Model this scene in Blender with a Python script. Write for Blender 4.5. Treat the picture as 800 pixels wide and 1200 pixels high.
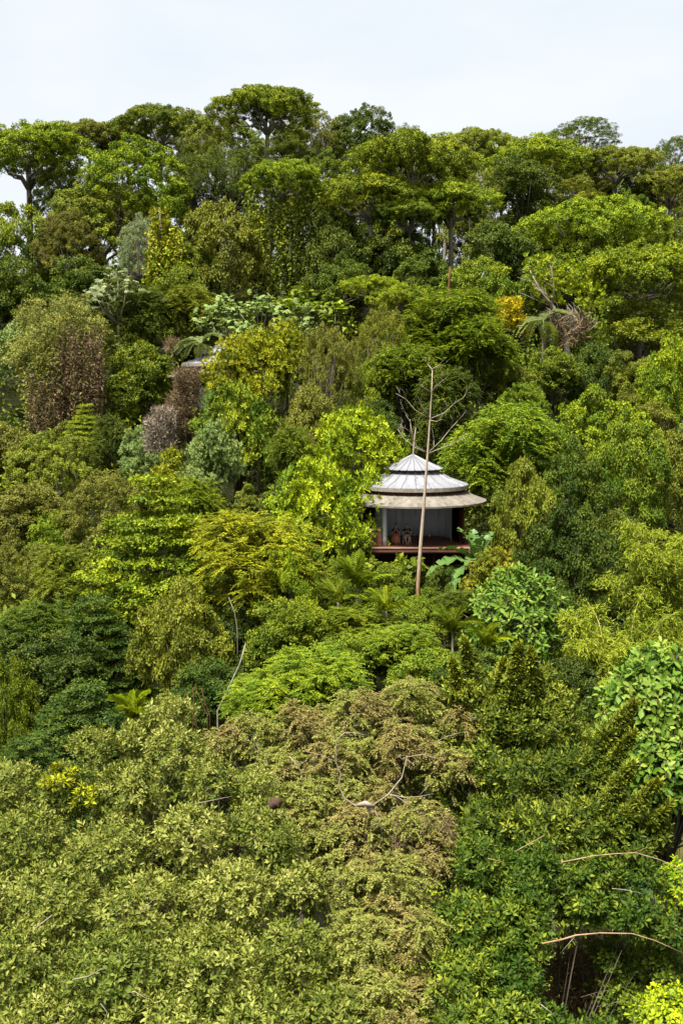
import bpy, bmesh, math, random
import numpy as np
from mathutils import Vector, Matrix

for _o in list(bpy.data.objects):
    bpy.data.objects.remove(_o)
scene = bpy.context.scene
COL = scene.collection
R = math.radians

# ------------------------------------------------------------------ camera, sky, sun, exposure
CAM_Z = 32.0
PITCH = R(-6.4)
FOC = 1287.0                      # focal length in photo pixels (800 x 1200)
cam_d = bpy.data.cameras.new("camera")
cam = bpy.data.objects.new("camera", cam_d)
COL.objects.link(cam)
cam.location = (0, 0, CAM_Z)
cam.rotation_euler = (R(90) + PITCH, 0, 0)
cam_d.sensor_fit = 'VERTICAL'
cam_d.sensor_height = 24
cam_d.lens = 24 * FOC / 1200.0
cam_d.clip_start = 0.5
cam_d.clip_end = 3000
scene.camera = cam

SUN_EL, SUN_AZ = R(67), R(215)    # azimuth: clockwise from +Y (camera looks to +Y)
world = bpy.data.worlds.new("World")
scene.world = world
world.use_nodes = True
nt = world.node_tree
nt.nodes.clear()
w_out = nt.nodes.new("ShaderNodeOutputWorld")
w_bg = nt.nodes.new("ShaderNodeBackground")
w_sky = nt.nodes.new("ShaderNodeTexSky")
w_sky.sky_type = 'NISHITA'
w_sky.sun_disc = False
w_sky.sun_elevation = SUN_EL
w_sky.sun_rotation = SUN_AZ
w_sky.dust_density = 3.0
w_geo = nt.nodes.new("ShaderNodeTexCoord")
w_map = nt.nodes.new("ShaderNodeMapping")
w_map.inputs["Scale"].default_value = (1.2, 1.2, 3.2)
w_noise = nt.nodes.new("ShaderNodeTexNoise")
w_noise.inputs["Scale"].default_value = 2.2
w_noise.inputs["Detail"].default_value = 4.0
w_ramp = nt.nodes.new("ShaderNodeValToRGB")
w_ramp.color_ramp.elements[0].position = 0.35
w_ramp.color_ramp.elements[0].color = (0.78, 0.85, 0.92, 1)
w_ramp.color_ramp.elements[1].position = 0.68
w_ramp.color_ramp.elements[1].color = (0.94, 0.965, 0.985, 1)
w_gain = nt.nodes.new("ShaderNodeVectorMath")
w_gain.operation = 'SCALE'
w_gain.inputs["Scale"].default_value = 5.1
w_mix = nt.nodes.new("ShaderNodeMixRGB")
w_mix.inputs["Fac"].default_value = 0.93          # overcast: cloud over almost all of the clear sky
L = nt.links.new
L(w_geo.outputs["Generated"], w_map.inputs["Vector"])
L(w_map.outputs["Vector"], w_noise.inputs["Vector"])
L(w_noise.outputs["Fac"], w_ramp.inputs["Fac"])
L(w_ramp.outputs["Color"], w_gain.inputs[0])
L(w_sky.outputs["Color"], w_mix.inputs["Color1"])
L(w_gain.outputs["Vector"], w_mix.inputs["Color2"])
L(w_mix.outputs["Color"], w_bg.inputs["Color"])
w_bg.inputs["Strength"].default_value = 0.0545
L(w_bg.outputs["Background"], w_out.inputs["Surface"])

sun_d = bpy.data.lights.new("sun", 'SUN')
sun_d.energy = 5.0
sun_d.angle = R(20)
sun_d.color = (1.0, 0.965, 0.90)
sun = bpy.data.objects.new("sun", sun_d)
COL.objects.link(sun)
_sd = Vector((math.sin(SUN_AZ) * math.cos(SUN_EL), math.cos(SUN_AZ) * math.cos(SUN_EL), math.sin(SUN_EL)))
sun.rotation_euler = _sd.to_track_quat('Z', 'Y').to_euler()
sun.location = (0, 0, 120)

scene.view_settings.view_transform = 'Standard'
scene.view_settings.look = 'None'
scene.view_settings.exposure = 1.95
scene.view_settings.gamma = 1.0
scene.view_settings.use_curve_mapping = False
scene.render.engine = 'CYCLES'
scene.cycles.max_bounces = 6
scene.cycles.diffuse_bounces = 3
scene.cycles.transmission_bounces = 4
scene.cycles.use_denoising = True

# ------------------------------------------------------------------ helpers
CP, SP = math.cos(PITCH), math.sin(PITCH)


def at(u, v, Y):
    """the place at forward distance Y that the photograph shows at its pixel (u, v)"""
    x, y = (u - 400.0) / FOC, (600.0 - v) / FOC
    dy, dz = CP - y * SP, SP + y * CP
    t = Y / dy
    return Vector((x * t, Y, CAM_Z + dz * t))


_PY = [-400, 0, 20, 36, 46, 52, 60, 68, 72, 80, 95, 115, 135, 150, 178, 198, 300, 1200]
_PZ = [-32, -31, -30, -29, -26, -22.5, -18.8, -16.0, -15.2, -13.2, -9.4, -1.5, 9.5, 15.0, 17.5, 14.5, -25, -60]


def ground(X, Y):
    X = np.asarray(X, float)
    Y = np.asarray(Y, float)
    z = np.interp(Y, _PY, _PZ)
    z = z + 0.5 * np.sin(X * .21 + Y * .13) + .35 * np.sin(X * .53 - Y * .37 + 1.3)
    far = np.clip((Y - 110) / 50, 0, 1)
    z = z - far * (np.clip(np.abs(X + 8) - 10, 0, 200) * .10)
    g = np.exp(-((X - 17) / 5.5) ** 4 - ((Y - 47) / 4.5) ** 4)          # hollow that holds the pond
    z = z * (1 - g) + g * (-22.6)
    return CAM_Z + z


def ground1(x, y):
    return float(ground(x, y))


def link(o, parent=None):
    COL.objects.link(o)
    if parent is not None:
        o.parent = parent
    return o


def tag(o, label=None, cat=None, group=None, kind=None):
    if label: o["label"] = label
    if cat: o["category"] = cat
    if group: o["group"] = group
    if kind: o["kind"] = kind
    return o


def thing(name, loc, label, cat, group=None, rz=0.0):
    o = bpy.data.objects.new(name, None)
    o.empty_display_size = .2
    o.location = loc
    o.rotation_euler = (0, 0, rz)
    link(o)
    return tag(o, label, cat, group)


def setmat(o, mat):
    if not o.data.materials:
        o.data.materials.append(mat)
    o.material_slots[0].link = 'OBJECT'
    o.material_slots[0].material = mat


def part(name, me, mat, parent, label=None, kind=None):
    o = bpy.data.objects.new(name, me)
    link(o, parent)
    setmat(o, mat)
    return tag(o, label, None, None, kind)


def np_mesh(name, V, F, tint=None, smooth=False):
    """V (n,3), F (m,3) or (m,4) index arrays, optional per-vertex tint"""
    me = bpy.data.meshes.new(name)
    V = np.ascontiguousarray(V, dtype=np.float32)
    F = np.ascontiguousarray(F, dtype=np.int32)
    k = F.shape[1]
    me.vertices.add(len(V))
    me.vertices.foreach_set("co", V.ravel())
    me.loops.add(F.size)
    me.loops.foreach_set("vertex_index", F.ravel())
    me.polygons.add(len(F))
    me.polygons.foreach_set("loop_start", np.arange(0, F.size, k, dtype=np.int32))
    me.polygons.foreach_set("loop_total", np.full(len(F), k, dtype=np.int32))
    if smooth:
        me.polygons.foreach_set("use_smooth", np.ones(len(F), dtype=bool))
    if tint is not None:
        a = me.attributes.new("tint", 'FLOAT', 'POINT')
        a.data.foreach_set("value", np.ascontiguousarray(tint, dtype=np.float32))
    me.update(calc_edges=True)
    return me


class MB:
    """collects boxes, tubes and sheets of ONE piece into one mesh"""

    def __init__(self):
        self.v, self.f = [], []

    def add(self, vs, fs):
        b = len(self.v)
        self.v += [tuple(p) for p in vs]
        self.f += [tuple(i + b for i in f) for f in fs]
        return self

    def box(self, c, s, rz=0.0):
        hx, hy, hz = s[0] / 2, s[1] / 2, s[2] / 2
        ca, sa = math.cos(rz), math.sin(rz)
        vs = []
        for z in (-hz, hz):
            for x, y in ((-hx, -hy), (hx, -hy), (hx, hy), (-hx, hy)):
                vs.append((c[0] + x * ca - y * sa, c[1] + x * sa + y * ca, c[2] + z))
        return self.add(vs, [(3, 2, 1, 0), (4, 5, 6, 7), (0, 1, 5, 4), (1, 2, 6, 5), (2, 3, 7, 6), (3, 0, 4, 7)])

    def tube(self, pts, rad, n=6):
        pts = [Vector(p) for p in pts]
        m = len(pts)
        if not isinstance(rad, (list, tuple)):
            rad = [rad] * m
        vs, fs = [], []
        for i, p in enumerate(pts):
            d = (pts[min(i + 1, m - 1)] - pts[max(i - 1, 0)]).normalized()
            a = d.cross(Vector((0.31, 0.95, 0.05)) if abs(d.y) < .9 else Vector((1, 0, 0))).normalized()
            b = d.cross(a)
            for j in range(n):
                t = 2 * math.pi * j / n
                vs.append(p + (a * math.cos(t) + b * math.sin(t)) * rad[i])
        for i in range(m - 1):
            for j in range(n):
                k = (j + 1) % n
                fs.append((i * n + j, i * n + k, (i + 1) * n + k, (i + 1) * n + j))
        fs.append(tuple(range(n - 1, -1, -1)))
        fs.append(tuple((m - 1) * n + j for j in range(n)))
        return self.add(vs, fs)

    def mesh(self, name, smooth=False):
        me = bpy.data.meshes.new(name)
        me.from_pydata(self.v, [], self.f)
        if smooth:
            me.polygons.foreach_set("use_smooth", np.ones(len(me.polygons), dtype=bool))
        me.update()
        return me

    def build(self, name, mat, parent=None, smooth=False, label=None, kind=None):
        return part(name, self.mesh(name, smooth), mat, parent, label, kind)


# ------------------------------------------------------------------ materials
def new_mat(name):
    m = bpy.data.materials.new(name)
    m.use_nodes = True
    m.node_tree.nodes.clear()
    return m, m.node_tree


def leaf_mat(name, c0, c1, c2, trans=.19, rough=.55, spec=.11):
    m, t = new_mat(name)
    N, K = t.nodes.new, t.links.new
    out, pr, tr, mx = N("ShaderNodeOutputMaterial"), N("ShaderNodeBsdfPrincipled"), N("ShaderNodeBsdfTranslucent"), N("ShaderNodeMixShader")
    att = N("ShaderNodeAttribute")
    att.attribute_name = "tint"
    rp = N("ShaderNodeValToRGB")
    e = rp.color_ramp.elements
    e[0].position, e[0].color = 0.08, (*c0, 1)
    e[1].position, e[1].color = 0.92, (*c2, 1)
    q = e.new(0.5)
    q.color = (*c1, 1)
    inf = N("ShaderNodeObjectInfo")
    hs = N("ShaderNodeHueSaturation")
    mr, mh = N("ShaderNodeMapRange"), N("ShaderNodeMapRange")
    mr.inputs["To Min"].default_value, mr.inputs["To Max"].default_value = .88, 1.14
    mh.inputs["To Min"].default_value, mh.inputs["To Max"].default_value = .492, .508
    K(att.outputs["Fac"], rp.inputs["Fac"])
    K(inf.outputs["Random"], mr.inputs["Value"])
    K(inf.outputs["Random"], mh.inputs["Value"])
    K(mr.outputs["Result"], hs.inputs["Value"])
    K(mh.outputs["Result"], hs.inputs["Hue"])
    K(rp.outputs["Color"], hs.inputs["Color"])
    K(hs.outputs["Color"], pr.inputs["Base Color"])
    g = N("ShaderNodeMixRGB")
    g.blend_type = 'MULTIPLY'
    g.inputs["Fac"].default_value = 1
    g.inputs["Color2"].default_value = (1.25, 1.15, .55, 1)
    K(hs.outputs["Color"], g.inputs["Color1"])
    K(g.outputs["Color"], tr.inputs["Color"])
    pr.inputs["Roughness"].default_value = rough
    pr.inputs["Specular IOR Level"].default_value = spec
    mx.inputs["Fac"].default_value = trans
    K(pr.outputs[0], mx.inputs[1])
    K(tr.outputs[0], mx.inputs[2])
    K(mx.outputs[0], out.inputs["Surface"])
    return m


def plain_mat(name, c0, c1, scale=6.0, rough=.7, stretch=(1, 1, 1), bump=.25, metal=0.0, detail=6.0):
    m, t = new_mat(name)
    N, K = t.nodes.new, t.links.new
    out, pr = N("ShaderNodeOutputMaterial"), N("ShaderNodeBsdfPrincipled")
    tc, mp, no, rp, bp = N("ShaderNodeTexCoord"), N("ShaderNodeMapping"), N("ShaderNodeTexNoise"), N("ShaderNodeValToRGB"), N("ShaderNodeBump")
    mp.inputs["Scale"].default_value = stretch
    no.inputs["Scale"].default_value = scale
    no.inputs["Detail"].default_value = detail
    rp.color_ramp.elements[0].position, rp.color_ramp.elements[0].color = .3, (*c0, 1)
    rp.color_ramp.elements[1].position, rp.color_ramp.elements[1].color = .7, (*c1, 1)
    K(tc.outputs["Object"], mp.inputs["Vector"])
    K(mp.outputs["Vector"], no.inputs["Vector"])
    K(no.outputs["Fac"], rp.inputs["Fac"])
    K(rp.outputs["Color"], pr.inputs["Base Color"])
    K(no.outputs["Fac"], bp.inputs["Height"])
    bp.inputs["Strength"].default_value = bump
    bp.inputs["Distance"].default_value = .02
    K(bp.outputs["Normal"], pr.inputs["Normal"])
    pr.inputs["Roughness"].default_value = rough
    pr.inputs["Metallic"].default_value = metal
    pr.inputs["Specular IOR Level"].default_value = .5 if rough < .7 else .04
    K(pr.outputs[0], out.inputs["Surface"])
    return m


PAL = {
    # name: old leaf, grown leaf, young leaf
    "yg": leaf_mat("leaf_yellow_green", (0.042, 0.076, 0.0037), (0.122, 0.159, 0.0050), (0.232, 0.266, 0.0062)),
    "lime": leaf_mat("leaf_lime", (0.064, 0.106, 0.0037), (0.162, 0.212, 0.0050), (0.278, 0.318, 0.0074)),
    "mid": leaf_mat("leaf_green", (.038, .068, .004), (.092, .122, .006), (.180, .200, .010)),
    "fresh": leaf_mat("leaf_fresh_green", (0.042, 0.079, 0.0043), (0.102, 0.146, 0.0062), (0.193, 0.220, 0.0099)),
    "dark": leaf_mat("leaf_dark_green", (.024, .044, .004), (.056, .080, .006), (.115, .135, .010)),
    "olive": leaf_mat("leaf_olive", (.054, .070, .006), (.120, .136, .011), (.195, .215, .018)),
    "bronze": leaf_mat("leaf_bronze_olive", (0.052, 0.058, 0.0074), (0.106, 0.107, 0.0136), (0.163, 0.165, 0.0223)),
    "pale": leaf_mat("leaf_pale_green", (.062, .100, .022), (.135, .178, .046), (.225, .268, .085)),
    "silver": leaf_mat("leaf_grey_green", (.075, .100, .034), (.145, .175, .074), (.235, .265, .135)),
    "golden": leaf_mat("leaf_golden_green", (.064, .084, .003), (.155, .168, .005), (.262, .270, .007)),
    "gold": leaf_mat("leaf_gold", (.170, .140, .006), (.360, .310, .008), (.520, .450, .012)),
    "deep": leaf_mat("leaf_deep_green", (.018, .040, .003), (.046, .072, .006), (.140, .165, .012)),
    "shade": leaf_mat("leaf_green_painted_shade", (.014, .030, .003), (.034, .054, .005), (.080, .102, .009)),  # darkened green: the shade of valley and gaps is painted into the leaf colour
    "bronzegreen": leaf_mat("leaf_brown_olive", (.052, .060, .010), (.120, .122, .022), (.205, .200, .040)),
    "palmgrey": leaf_mat("leaf_palm_grey", (0.058, 0.084, 0.0223), (0.110, 0.138, 0.0403), (0.181, 0.207, 0.0682)),
    "brown": leaf_mat("leaf_dry_brown", (.056, .049, .012), (.130, .108, .029), (.215, .176, .052), trans=.15),
    "dry": leaf_mat("twig_dry", (.060, .040, .018), (.130, .088, .042), (.210, .155, .085), trans=.05),
    "drygrey": leaf_mat("twig_dry_grey", (.095, .072, .050), (.175, .138, .100), (.280, .235, .180), trans=.05),
    "fg": leaf_mat("leaf_grey_olive", (.048, .074, .008), (.124, .146, .020), (.238, .252, .058)),
    "fgtip": leaf_mat("leaf_olive_green", (.022, .044, .004), (.062, .090, .007), (.205, .232, .020)),
    "orange": leaf_mat("leaf_orange_green", (.060, .085, .006), (.140, .140, .010), (.260, .200, .012)),
    "bamboo": leaf_mat("leaf_bamboo", (0.068, 0.098, 0.0053), (0.151, 0.177, 0.0089), (0.215, 0.246, 0.0179)),
    "banana": leaf_mat("leaf_banana", (.034, .075, .016), (.064, .115, .026), (.110, .160, .048), rough=.42, trans=.2),
    "big": leaf_mat("leaf_broad_green", (.034, .076, .006), (.076, .130, .012), (.158, .200, .030), rough=.5),
    "under": leaf_mat("leaf_undergrowth", (.032, .052, .004), (.082, .108, .006), (.155, .175, .010)),
}
BARK = plain_mat("bark_grey", (.10, .085, .065), (.24, .21, .17), 9, .85, (1, 1, .25))
BARK_D = plain_mat("bark_dark", (.045, .036, .026), (.11, .09, .065), 9, .85, (1, 1, .25))
BARK_P = plain_mat("bark_pale", (.15, .12, .09), (.26, .215, .17), 7, .8, (1, 1, .3))
BARK_O = plain_mat("bark_tan", (.13, .075, .038), (.26, .175, .105), 5, .8, (1, 1, .25))


def bark_pole():
    """bark that peels: grey-white above, tan where it has come off low on the trunk"""
    m, t = new_mat("bark_peeling")
    N, K = t.nodes.new, t.links.new
    out, pr, tc, sp, no, mr, ad, rp, mp, n2, mx = (N(x) for x in ("ShaderNodeOutputMaterial", "ShaderNodeBsdfPrincipled", "ShaderNodeTexCoord", "ShaderNodeSeparateXYZ", "ShaderNodeTexNoise", "ShaderNodeMapRange",
                                                     "ShaderNodeMath", "ShaderNodeValToRGB", "ShaderNodeMapping", "ShaderNodeTexNoise", "ShaderNodeMixRGB"))
    K(tc.outputs["Object"], sp.inputs[0])
    K(sp.outputs["Z"], mr.inputs["Value"])
    mr.inputs["From Min"].default_value, mr.inputs["From Max"].default_value = 4.5, 11.0
    no.inputs["Scale"].default_value = 1.3
    K(tc.outputs["Object"], no.inputs["Vector"])
    K(mr.outputs[0], ad.inputs[0])
    K(no.outputs["Fac"], ad.inputs[1])
    rp.color_ramp.elements[0].position, rp.color_ramp.elements[0].color = .45, (.36, .185, .085, 1)
    rp.color_ramp.elements[1].position, rp.color_ramp.elements[1].color = 1.15 / 1.2, (.37, .285, .205, 1)
    K(ad.outputs[0], rp.inputs["Fac"])
    mp.inputs["Scale"].default_value = (9, 9, 2)
    n2.inputs["Scale"].default_value = 1.5
    K(tc.outputs["Object"], mp.inputs["Vector"])
    K(mp.outputs["Vector"], n2.inputs["Vector"])
    mx.blend_type = 'MULTIPLY'
    mx.inputs["Fac"].default_value = .75
    K(rp.outputs["Color"], mx.inputs["Color1"])
    K(n2.outputs["Fac"], mx.inputs["Color2"])
    K(mx.outputs["Color"], pr.inputs["Base Color"])
    pr.inputs["Roughness"].default_value = .85
    K(pr.outputs[0], out.inputs["Surface"])
    return m


BARK_POLE = bark_pole()
BARK_R = plain_mat("bark_rusty", (.055, .025, .012), (.12, .06, .03), 5, .85, (1, 1, .25))

# ------------------------------------------------------------------ leaves and crowns
def unit(a):
    return a / np.maximum(np.linalg.norm(a, axis=-1, keepdims=True), 1e-9)


RH_V = np.array([(0, 0, 0), (.5, .5, .07), (1, 0, -.06), (.5, -.5, .07)])
RH_F = np.array([(0, 2, 1), (0, 3, 2)])
OV_V = np.array([(0, 0, 0), (.28, .36, .05), (.28, -.36, .05), (.68, .44, .02), (.68, -.44, .02), (1, 0, -.14), (.5, 0, -.03)])
OV_F = np.array([(0, 6, 1), (1, 6, 3), (3, 6, 5), (0, 2, 6), (2, 4, 6), (4, 5, 6)])
O4_V = np.array([(0, 0, 0), (.52, .5, .06), (.52, -.5, .06), (1, 0, -.12), (.5, 0, -.03)])
O4_F = np.array([(0, 4, 1), (4, 3, 1), (0, 2, 4), (2, 3, 4)])


def palmate(n=9):
    vs, fs = [(0, 0, 0)], []
    for i in range(n):
        a = R(-152 + 304 * i / (n - 1))
        l = .52 * (.75 + .25 * math.cos(a))
        w = .115
        ca, sa = math.cos(a), math.sin(a)
        b = len(vs)
        for r, s, z in ((l * .62, w, -.02), (l, 0, -.14), (l * .62, -w, -.02)):
            vs.append((r * ca - s * sa, r * sa + s * ca, z))
        fs += [(0, b + 1, b), (0, b + 2, b + 1)]
    return np.array(vs), np.array(fs)


PM_V, PM_F = palmate()
TPL = {"rh": (RH_V, RH_F), "ov": (OV_V, OV_F), "pm": (PM_V, PM_F), "o4": (O4_V, O4_F)}


def frames(D, N):
    D = unit(D)
    N = unit(N - D * (N * D).sum(-1, keepdims=True))
    return D, np.cross(N, D), N


class Leaves:
    """leaf positions P, axes D, normals N, lengths, widths, tints: collected, then turned into one mesh"""

    def __init__(self, tpl="rh"):
        self.tpl = tpl
        self.a = []

    def add(self, P, D, N, Ln, W, T):
        n = len(P)
        f = lambda x: np.broadcast_to(np.asarray(x, float), (n,))
        self.a.append((P, D, N, f(Ln), f(W), f(T)))
        return self

    def cat(self):
        return [np.concatenate([x[i] for x in self.a]) for i in range(6)]

    def set(self, arrs):
        self.a = [tuple(arrs)]

    def geo(self):
        P, D, N, Ln, W, T = self.cat()
        D, S, N = frames(D, N)
        tv, tf = TPL[self.tpl]
        k = len(tv)
        V = (P[:, None] + D[:, None] * (Ln[:, None, None] * tv[None, :, 0:1]) + S[:, None] * (W[:, None, None] * tv[None, :, 1:2])
             + N[:, None] * (Ln[:, None, None] * tv[None, :, 2:3]))
        F = (np.arange(len(P)) * k)[:, None, None] + tf[None]
        return V.reshape(-1, 3), F.reshape(-1, 3), np.repeat(T, k)

    def mesh(self, name):
        V, F, T = self.geo()
        return np_mesh(name, V, F, T)


def spread_pts(rng, gen, n, tries=9):
    """n points out of gen(k), each the farthest of a few candidates from those already taken"""
    pts = [gen(1)[0]]
    for _ in range(n - 1):
        c = gen(tries)
        d = np.linalg.norm(c[:, None] - np.array(pts)[None], axis=2).min(1)
        pts.append(c[d.argmax()])
    return np.array(pts)


def shape_clumps(rng, shape):
    """boughs of a crown: centres and radii, in a crown about 1 wide each way"""
    if shape == "umbrella":
        ph = rng.uniform(0, 6.28, 3)

        def g(k):
            t = rng.uniform(0, 6.28, k)
            r = np.sqrt(rng.uniform(0, 1, k)) * .86
            z = .52 * np.sqrt(1 - r * r) - .06 * rng.random(k)
            q = 1 + .12 * np.sin(2 * t + ph[0]) + .10 * np.sin(3 * t + ph[1])
            return np.stack([r * q * np.cos(t), r * q * np.sin(t), z + .06 * np.sin(4 * t + ph[2])], 1)
        C = spread_pts(rng, g, 74)
        C2 = spread_pts(rng, g, 22) * np.array([.8, .8, .75]) - [0, 0, .12]
        return np.concatenate([C, C2]), np.concatenate([rng.uniform(.135, .205, 74), rng.uniform(.12, .18, 22)]), .66
    if shape in ("dome", "tall"):
        zs = .85 if shape == "dome" else 1.35
        ph = rng.uniform(0, 6.28, 3)

        def g(k):
            d = unit(rng.normal(size=(k, 3)))
            d[:, 2] = np.where(d[:, 2] < -.45, -d[:, 2], d[:, 2])
            t = np.arctan2(d[:, 1], d[:, 0])
            q = .78 * (1 + .13 * np.sin(2 * t + ph[0]) + .12 * np.sin(3 * t + 4 * d[:, 2] + ph[1])) * rng.uniform(.86, 1.04, k)
            return d * q[:, None] * np.array([1, 1, zs])
        n = 86 if shape == "dome" else 62
        C = spread_pts(rng, g, n)
        return C, rng.uniform(.115, .20, n) * (1 if shape == 'dome' else 1.25), .8
    if shape == "bossy":
        ph = rng.uniform(0, 6.28, 3)

        def g(k):
            d = unit(rng.normal(size=(k, 3)))
            d[:, 2] = np.where(d[:, 2] < -.4, -d[:, 2], d[:, 2])
            t = np.arctan2(d[:, 1], d[:, 0])
            q = .74 * (1 + .14 * np.sin(2 * t + ph[0]) + .12 * np.sin(3 * t + 4 * d[:, 2] + ph[1])) * rng.uniform(.82, 1.06, k)
            return d * q[:, None] * np.array([1, 1, .85])
        C = spread_pts(rng, g, 30, 14)
        return C, rng.uniform(.20, .31, 30), .72
    if shape == "lumpy":
        C, Rr = [], []
        for i in range(6):
            c = np.array([*(rng.uniform(-.55, .55, 2)), rng.uniform(-.25, .55)])
            if i == 0:
                c = np.array([0, 0, .45])
            s = rng.uniform(.38, .56)
            d = unit(rng.normal(size=(14, 3)) + [0, 0, .35])
            C.append(c + d * s * np.array([1, 1, .85]))
            Rr.append(rng.uniform(.14, .25, 14))
        return np.concatenate(C), np.concatenate(Rr), .75
    if shape == "tier":
        C, Rr = [], []
        nl = 9
        for l in range(nl):
            h = l / (nl - 1)
            rr = .98 * (1 - .86 * h ** 1.7) * rng.uniform(.88, 1.06)
            m = int(5 + 10 * rr)
            t = np.arange(m) / m * 6.28 + rng.uniform(0, 6.28)
            for f in ((.92, .60) if rr > .4 else (.8,)):
                r = rr * f * rng.uniform(.82, 1.08, m)
                C.append(np.stack([r * np.cos(t), r * np.sin(t), 1.8 * h - .9 + rng.normal(0, .030, m) - .12 * f], 1))
                Rr.append(rng.uniform(.15, .23, m))
        return np.concatenate(C), np.concatenate(Rr) * 1.1, .17
    if shape == "cone":
        C, Rr = [], []
        for i in range(60):
            h = rng.random() ** .8
            r = (1 - h) ** .8 * .8
            t = rng.uniform(0, 6.28)
            C.append((r * math.cos(t), r * math.sin(t), 2.2 * h - 1.0))
            Rr.append(.10 + .16 * (1 - h))
        return np.array(C), np.array(Rr), .9
    raise ValueError(shape)


def crown(seed, shape, style, dens=1.0):
    """one crown: (Leaves, bough centres)"""
    rng = np.random.default_rng(seed)
    C, Rr, flat = shape_clumps(rng, shape)
    m = len(C)
    fl = np.array([1, 1, flat])
    bt = rng.normal(0, .13, m)
    lv = Leaves("rh")
    ax = unit(C * np.array([1, 1, .5]) + [0, 0, .25])
    # second level: tufts on the upper side of each bough
    ns = 8 if shape in ("umbrella", "dome") else 14 if shape == "bossy" else 10
    sd = unit(rng.normal(size=(m, ns, 3)) + .55 * ax[:, None] + np.array([0, 0, .55]))
    SC = C[:, None] + sd * fl * (Rr[:, None, None] * rng.uniform(.62, 1.05, (m, ns, 1)))
    SR = (Rr[:, None] * rng.uniform(.27, .45, (m, ns))).ravel()
    SC = SC.reshape(-1, 3)
    sdir = sd.reshape(-1, 3)
    ST = (np.repeat(bt, ns) + rng.normal(0, .11, m * ns))
    k = len(SC)
    if style in ("fine", "sparse", "leafy"):
        if style == "fine":
            n, Ln, Wr, droop = int(92 * dens), .0265, .62, -.10
        elif style == "sparse":
            n, Ln, Wr, droop = int(46 * dens), .034, .46, .05
        else:
            n, Ln, Wr, droop = (int(70 * dens) if shape != 'tier' else int(80 * dens)), (.048 if shape != 'tier' else .044), .54, -.20
        d = unit(rng.normal(size=(k, n, 3)) + .7 * sdir[:, None] + np.array([0, 0, .35]))
        rad = SR[:, None, None] * rng.random((k, n, 1)) ** .24
        P = SC[:, None] + d * rad * np.array([1, 1, max(.45, flat) if shape != 'tier' else .25])
        D = .45 * d + .62 * rng.normal(size=(k, n, 3)) + np.array([0, 0, droop])
        N = .95 * d + np.array([0, 0, .50]) + .20 * rng.normal(size=(k, n, 3))
        T = .42 + ST[:, None] + rng.normal(0, .10, (k, n))
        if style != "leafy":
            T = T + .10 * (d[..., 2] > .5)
        Ls = Ln * rng.uniform(.65, 1.25, (k, n))
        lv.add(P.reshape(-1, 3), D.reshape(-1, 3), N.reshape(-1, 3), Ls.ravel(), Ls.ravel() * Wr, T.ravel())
    elif style == "rosette":
        for rep in range(4):
            n = 9
            off = rng.normal(size=(k, 3)) * SR[:, None] * .9
            c = SC + off * np.array([1, 1, .7])
            axr = unit(sdir + np.array([0, 0, .6]) + .5 * rng.normal(size=(k, 3)))
            e1 = unit(np.cross(axr, rng.normal(size=(k, 3))))
            e2 = np.cross(axr, e1)
            t = np.arange(n) * 2.4 + rng.uniform(0, 6.28, (k, 1))
            el = np.linspace(.15, 1.0, n)[None] + rng.normal(0, .12, (k, n))
            rad = e1[:, None] * np.cos(t)[..., None] + e2[:, None] * np.sin(t)[..., None]
            D = rad * np.cos(el)[..., None] + axr[:, None] * np.sin(el)[..., None]
            N = axr[:, None] * np.cos(el)[..., None] - rad * np.sin(el)[..., None] + .2 * rng.normal(size=(k, n, 3))
            P = c[:, None] + D * .01
            T = .42 + ST[:, None] + rng.normal(0, .10, (k, n)) + .12 * (el - .5)
            Ls = .066 * rng.uniform(.7, 1.2, (k, n))
            lv.add(P.reshape(-1, 3), D.reshape(-1, 3), N.reshape(-1, 3), Ls.ravel(), Ls.ravel() * .46, T.ravel())
    elif style == "feather":
        nr, nl = int(9 * dens), 11
        d = unit(rng.normal(size=(k, nr, 3)) * np.array([1, 1, .5]) + .9 * sdir[:, None] * np.array([1, 1, .6]) + np.array([0, 0, .10]))
        P0 = SC[:, None] + rng.normal(size=(k, nr, 3)) * SR[:, None, None] * .5
        ln = rng.uniform(.16, .27, (k, nr, 1, 1))
        s = (np.arange(nl) / (nl - 1))[None, None, :, None]
        Q = P0[:, :, None] + d[:, :, None] * ln * s + np.array([0, 0, -1]) * ln * .38 * s ** 2
        up = np.array([0, 0, 1.0])
        sd2 = unit(np.cross(d, up))[:, :, None]
        for sg in (-1, 1):
            D = sg * sd2 + .45 * d[:, :, None] + np.array([0, 0, -.25]) + .18 * rng.normal(size=Q.shape)
            N = up + .3 * rng.normal(size=Q.shape)
            Ls = (.046 * (1.15 - .6 * np.abs(s - .45))) * np.ones((k, nr, nl, 1))
            T = .42 + ST[:, None, None] + .10 * rng.normal(size=(k, nr, 1)) + .07 * rng.normal(size=(k, nr, nl))
            lv.add(Q.reshape(-1, 3), D.reshape(-1, 3), N.reshape(-1, 3), Ls.ravel(), Ls.ravel() * .40, T.ravel())
    return lv, C


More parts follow.
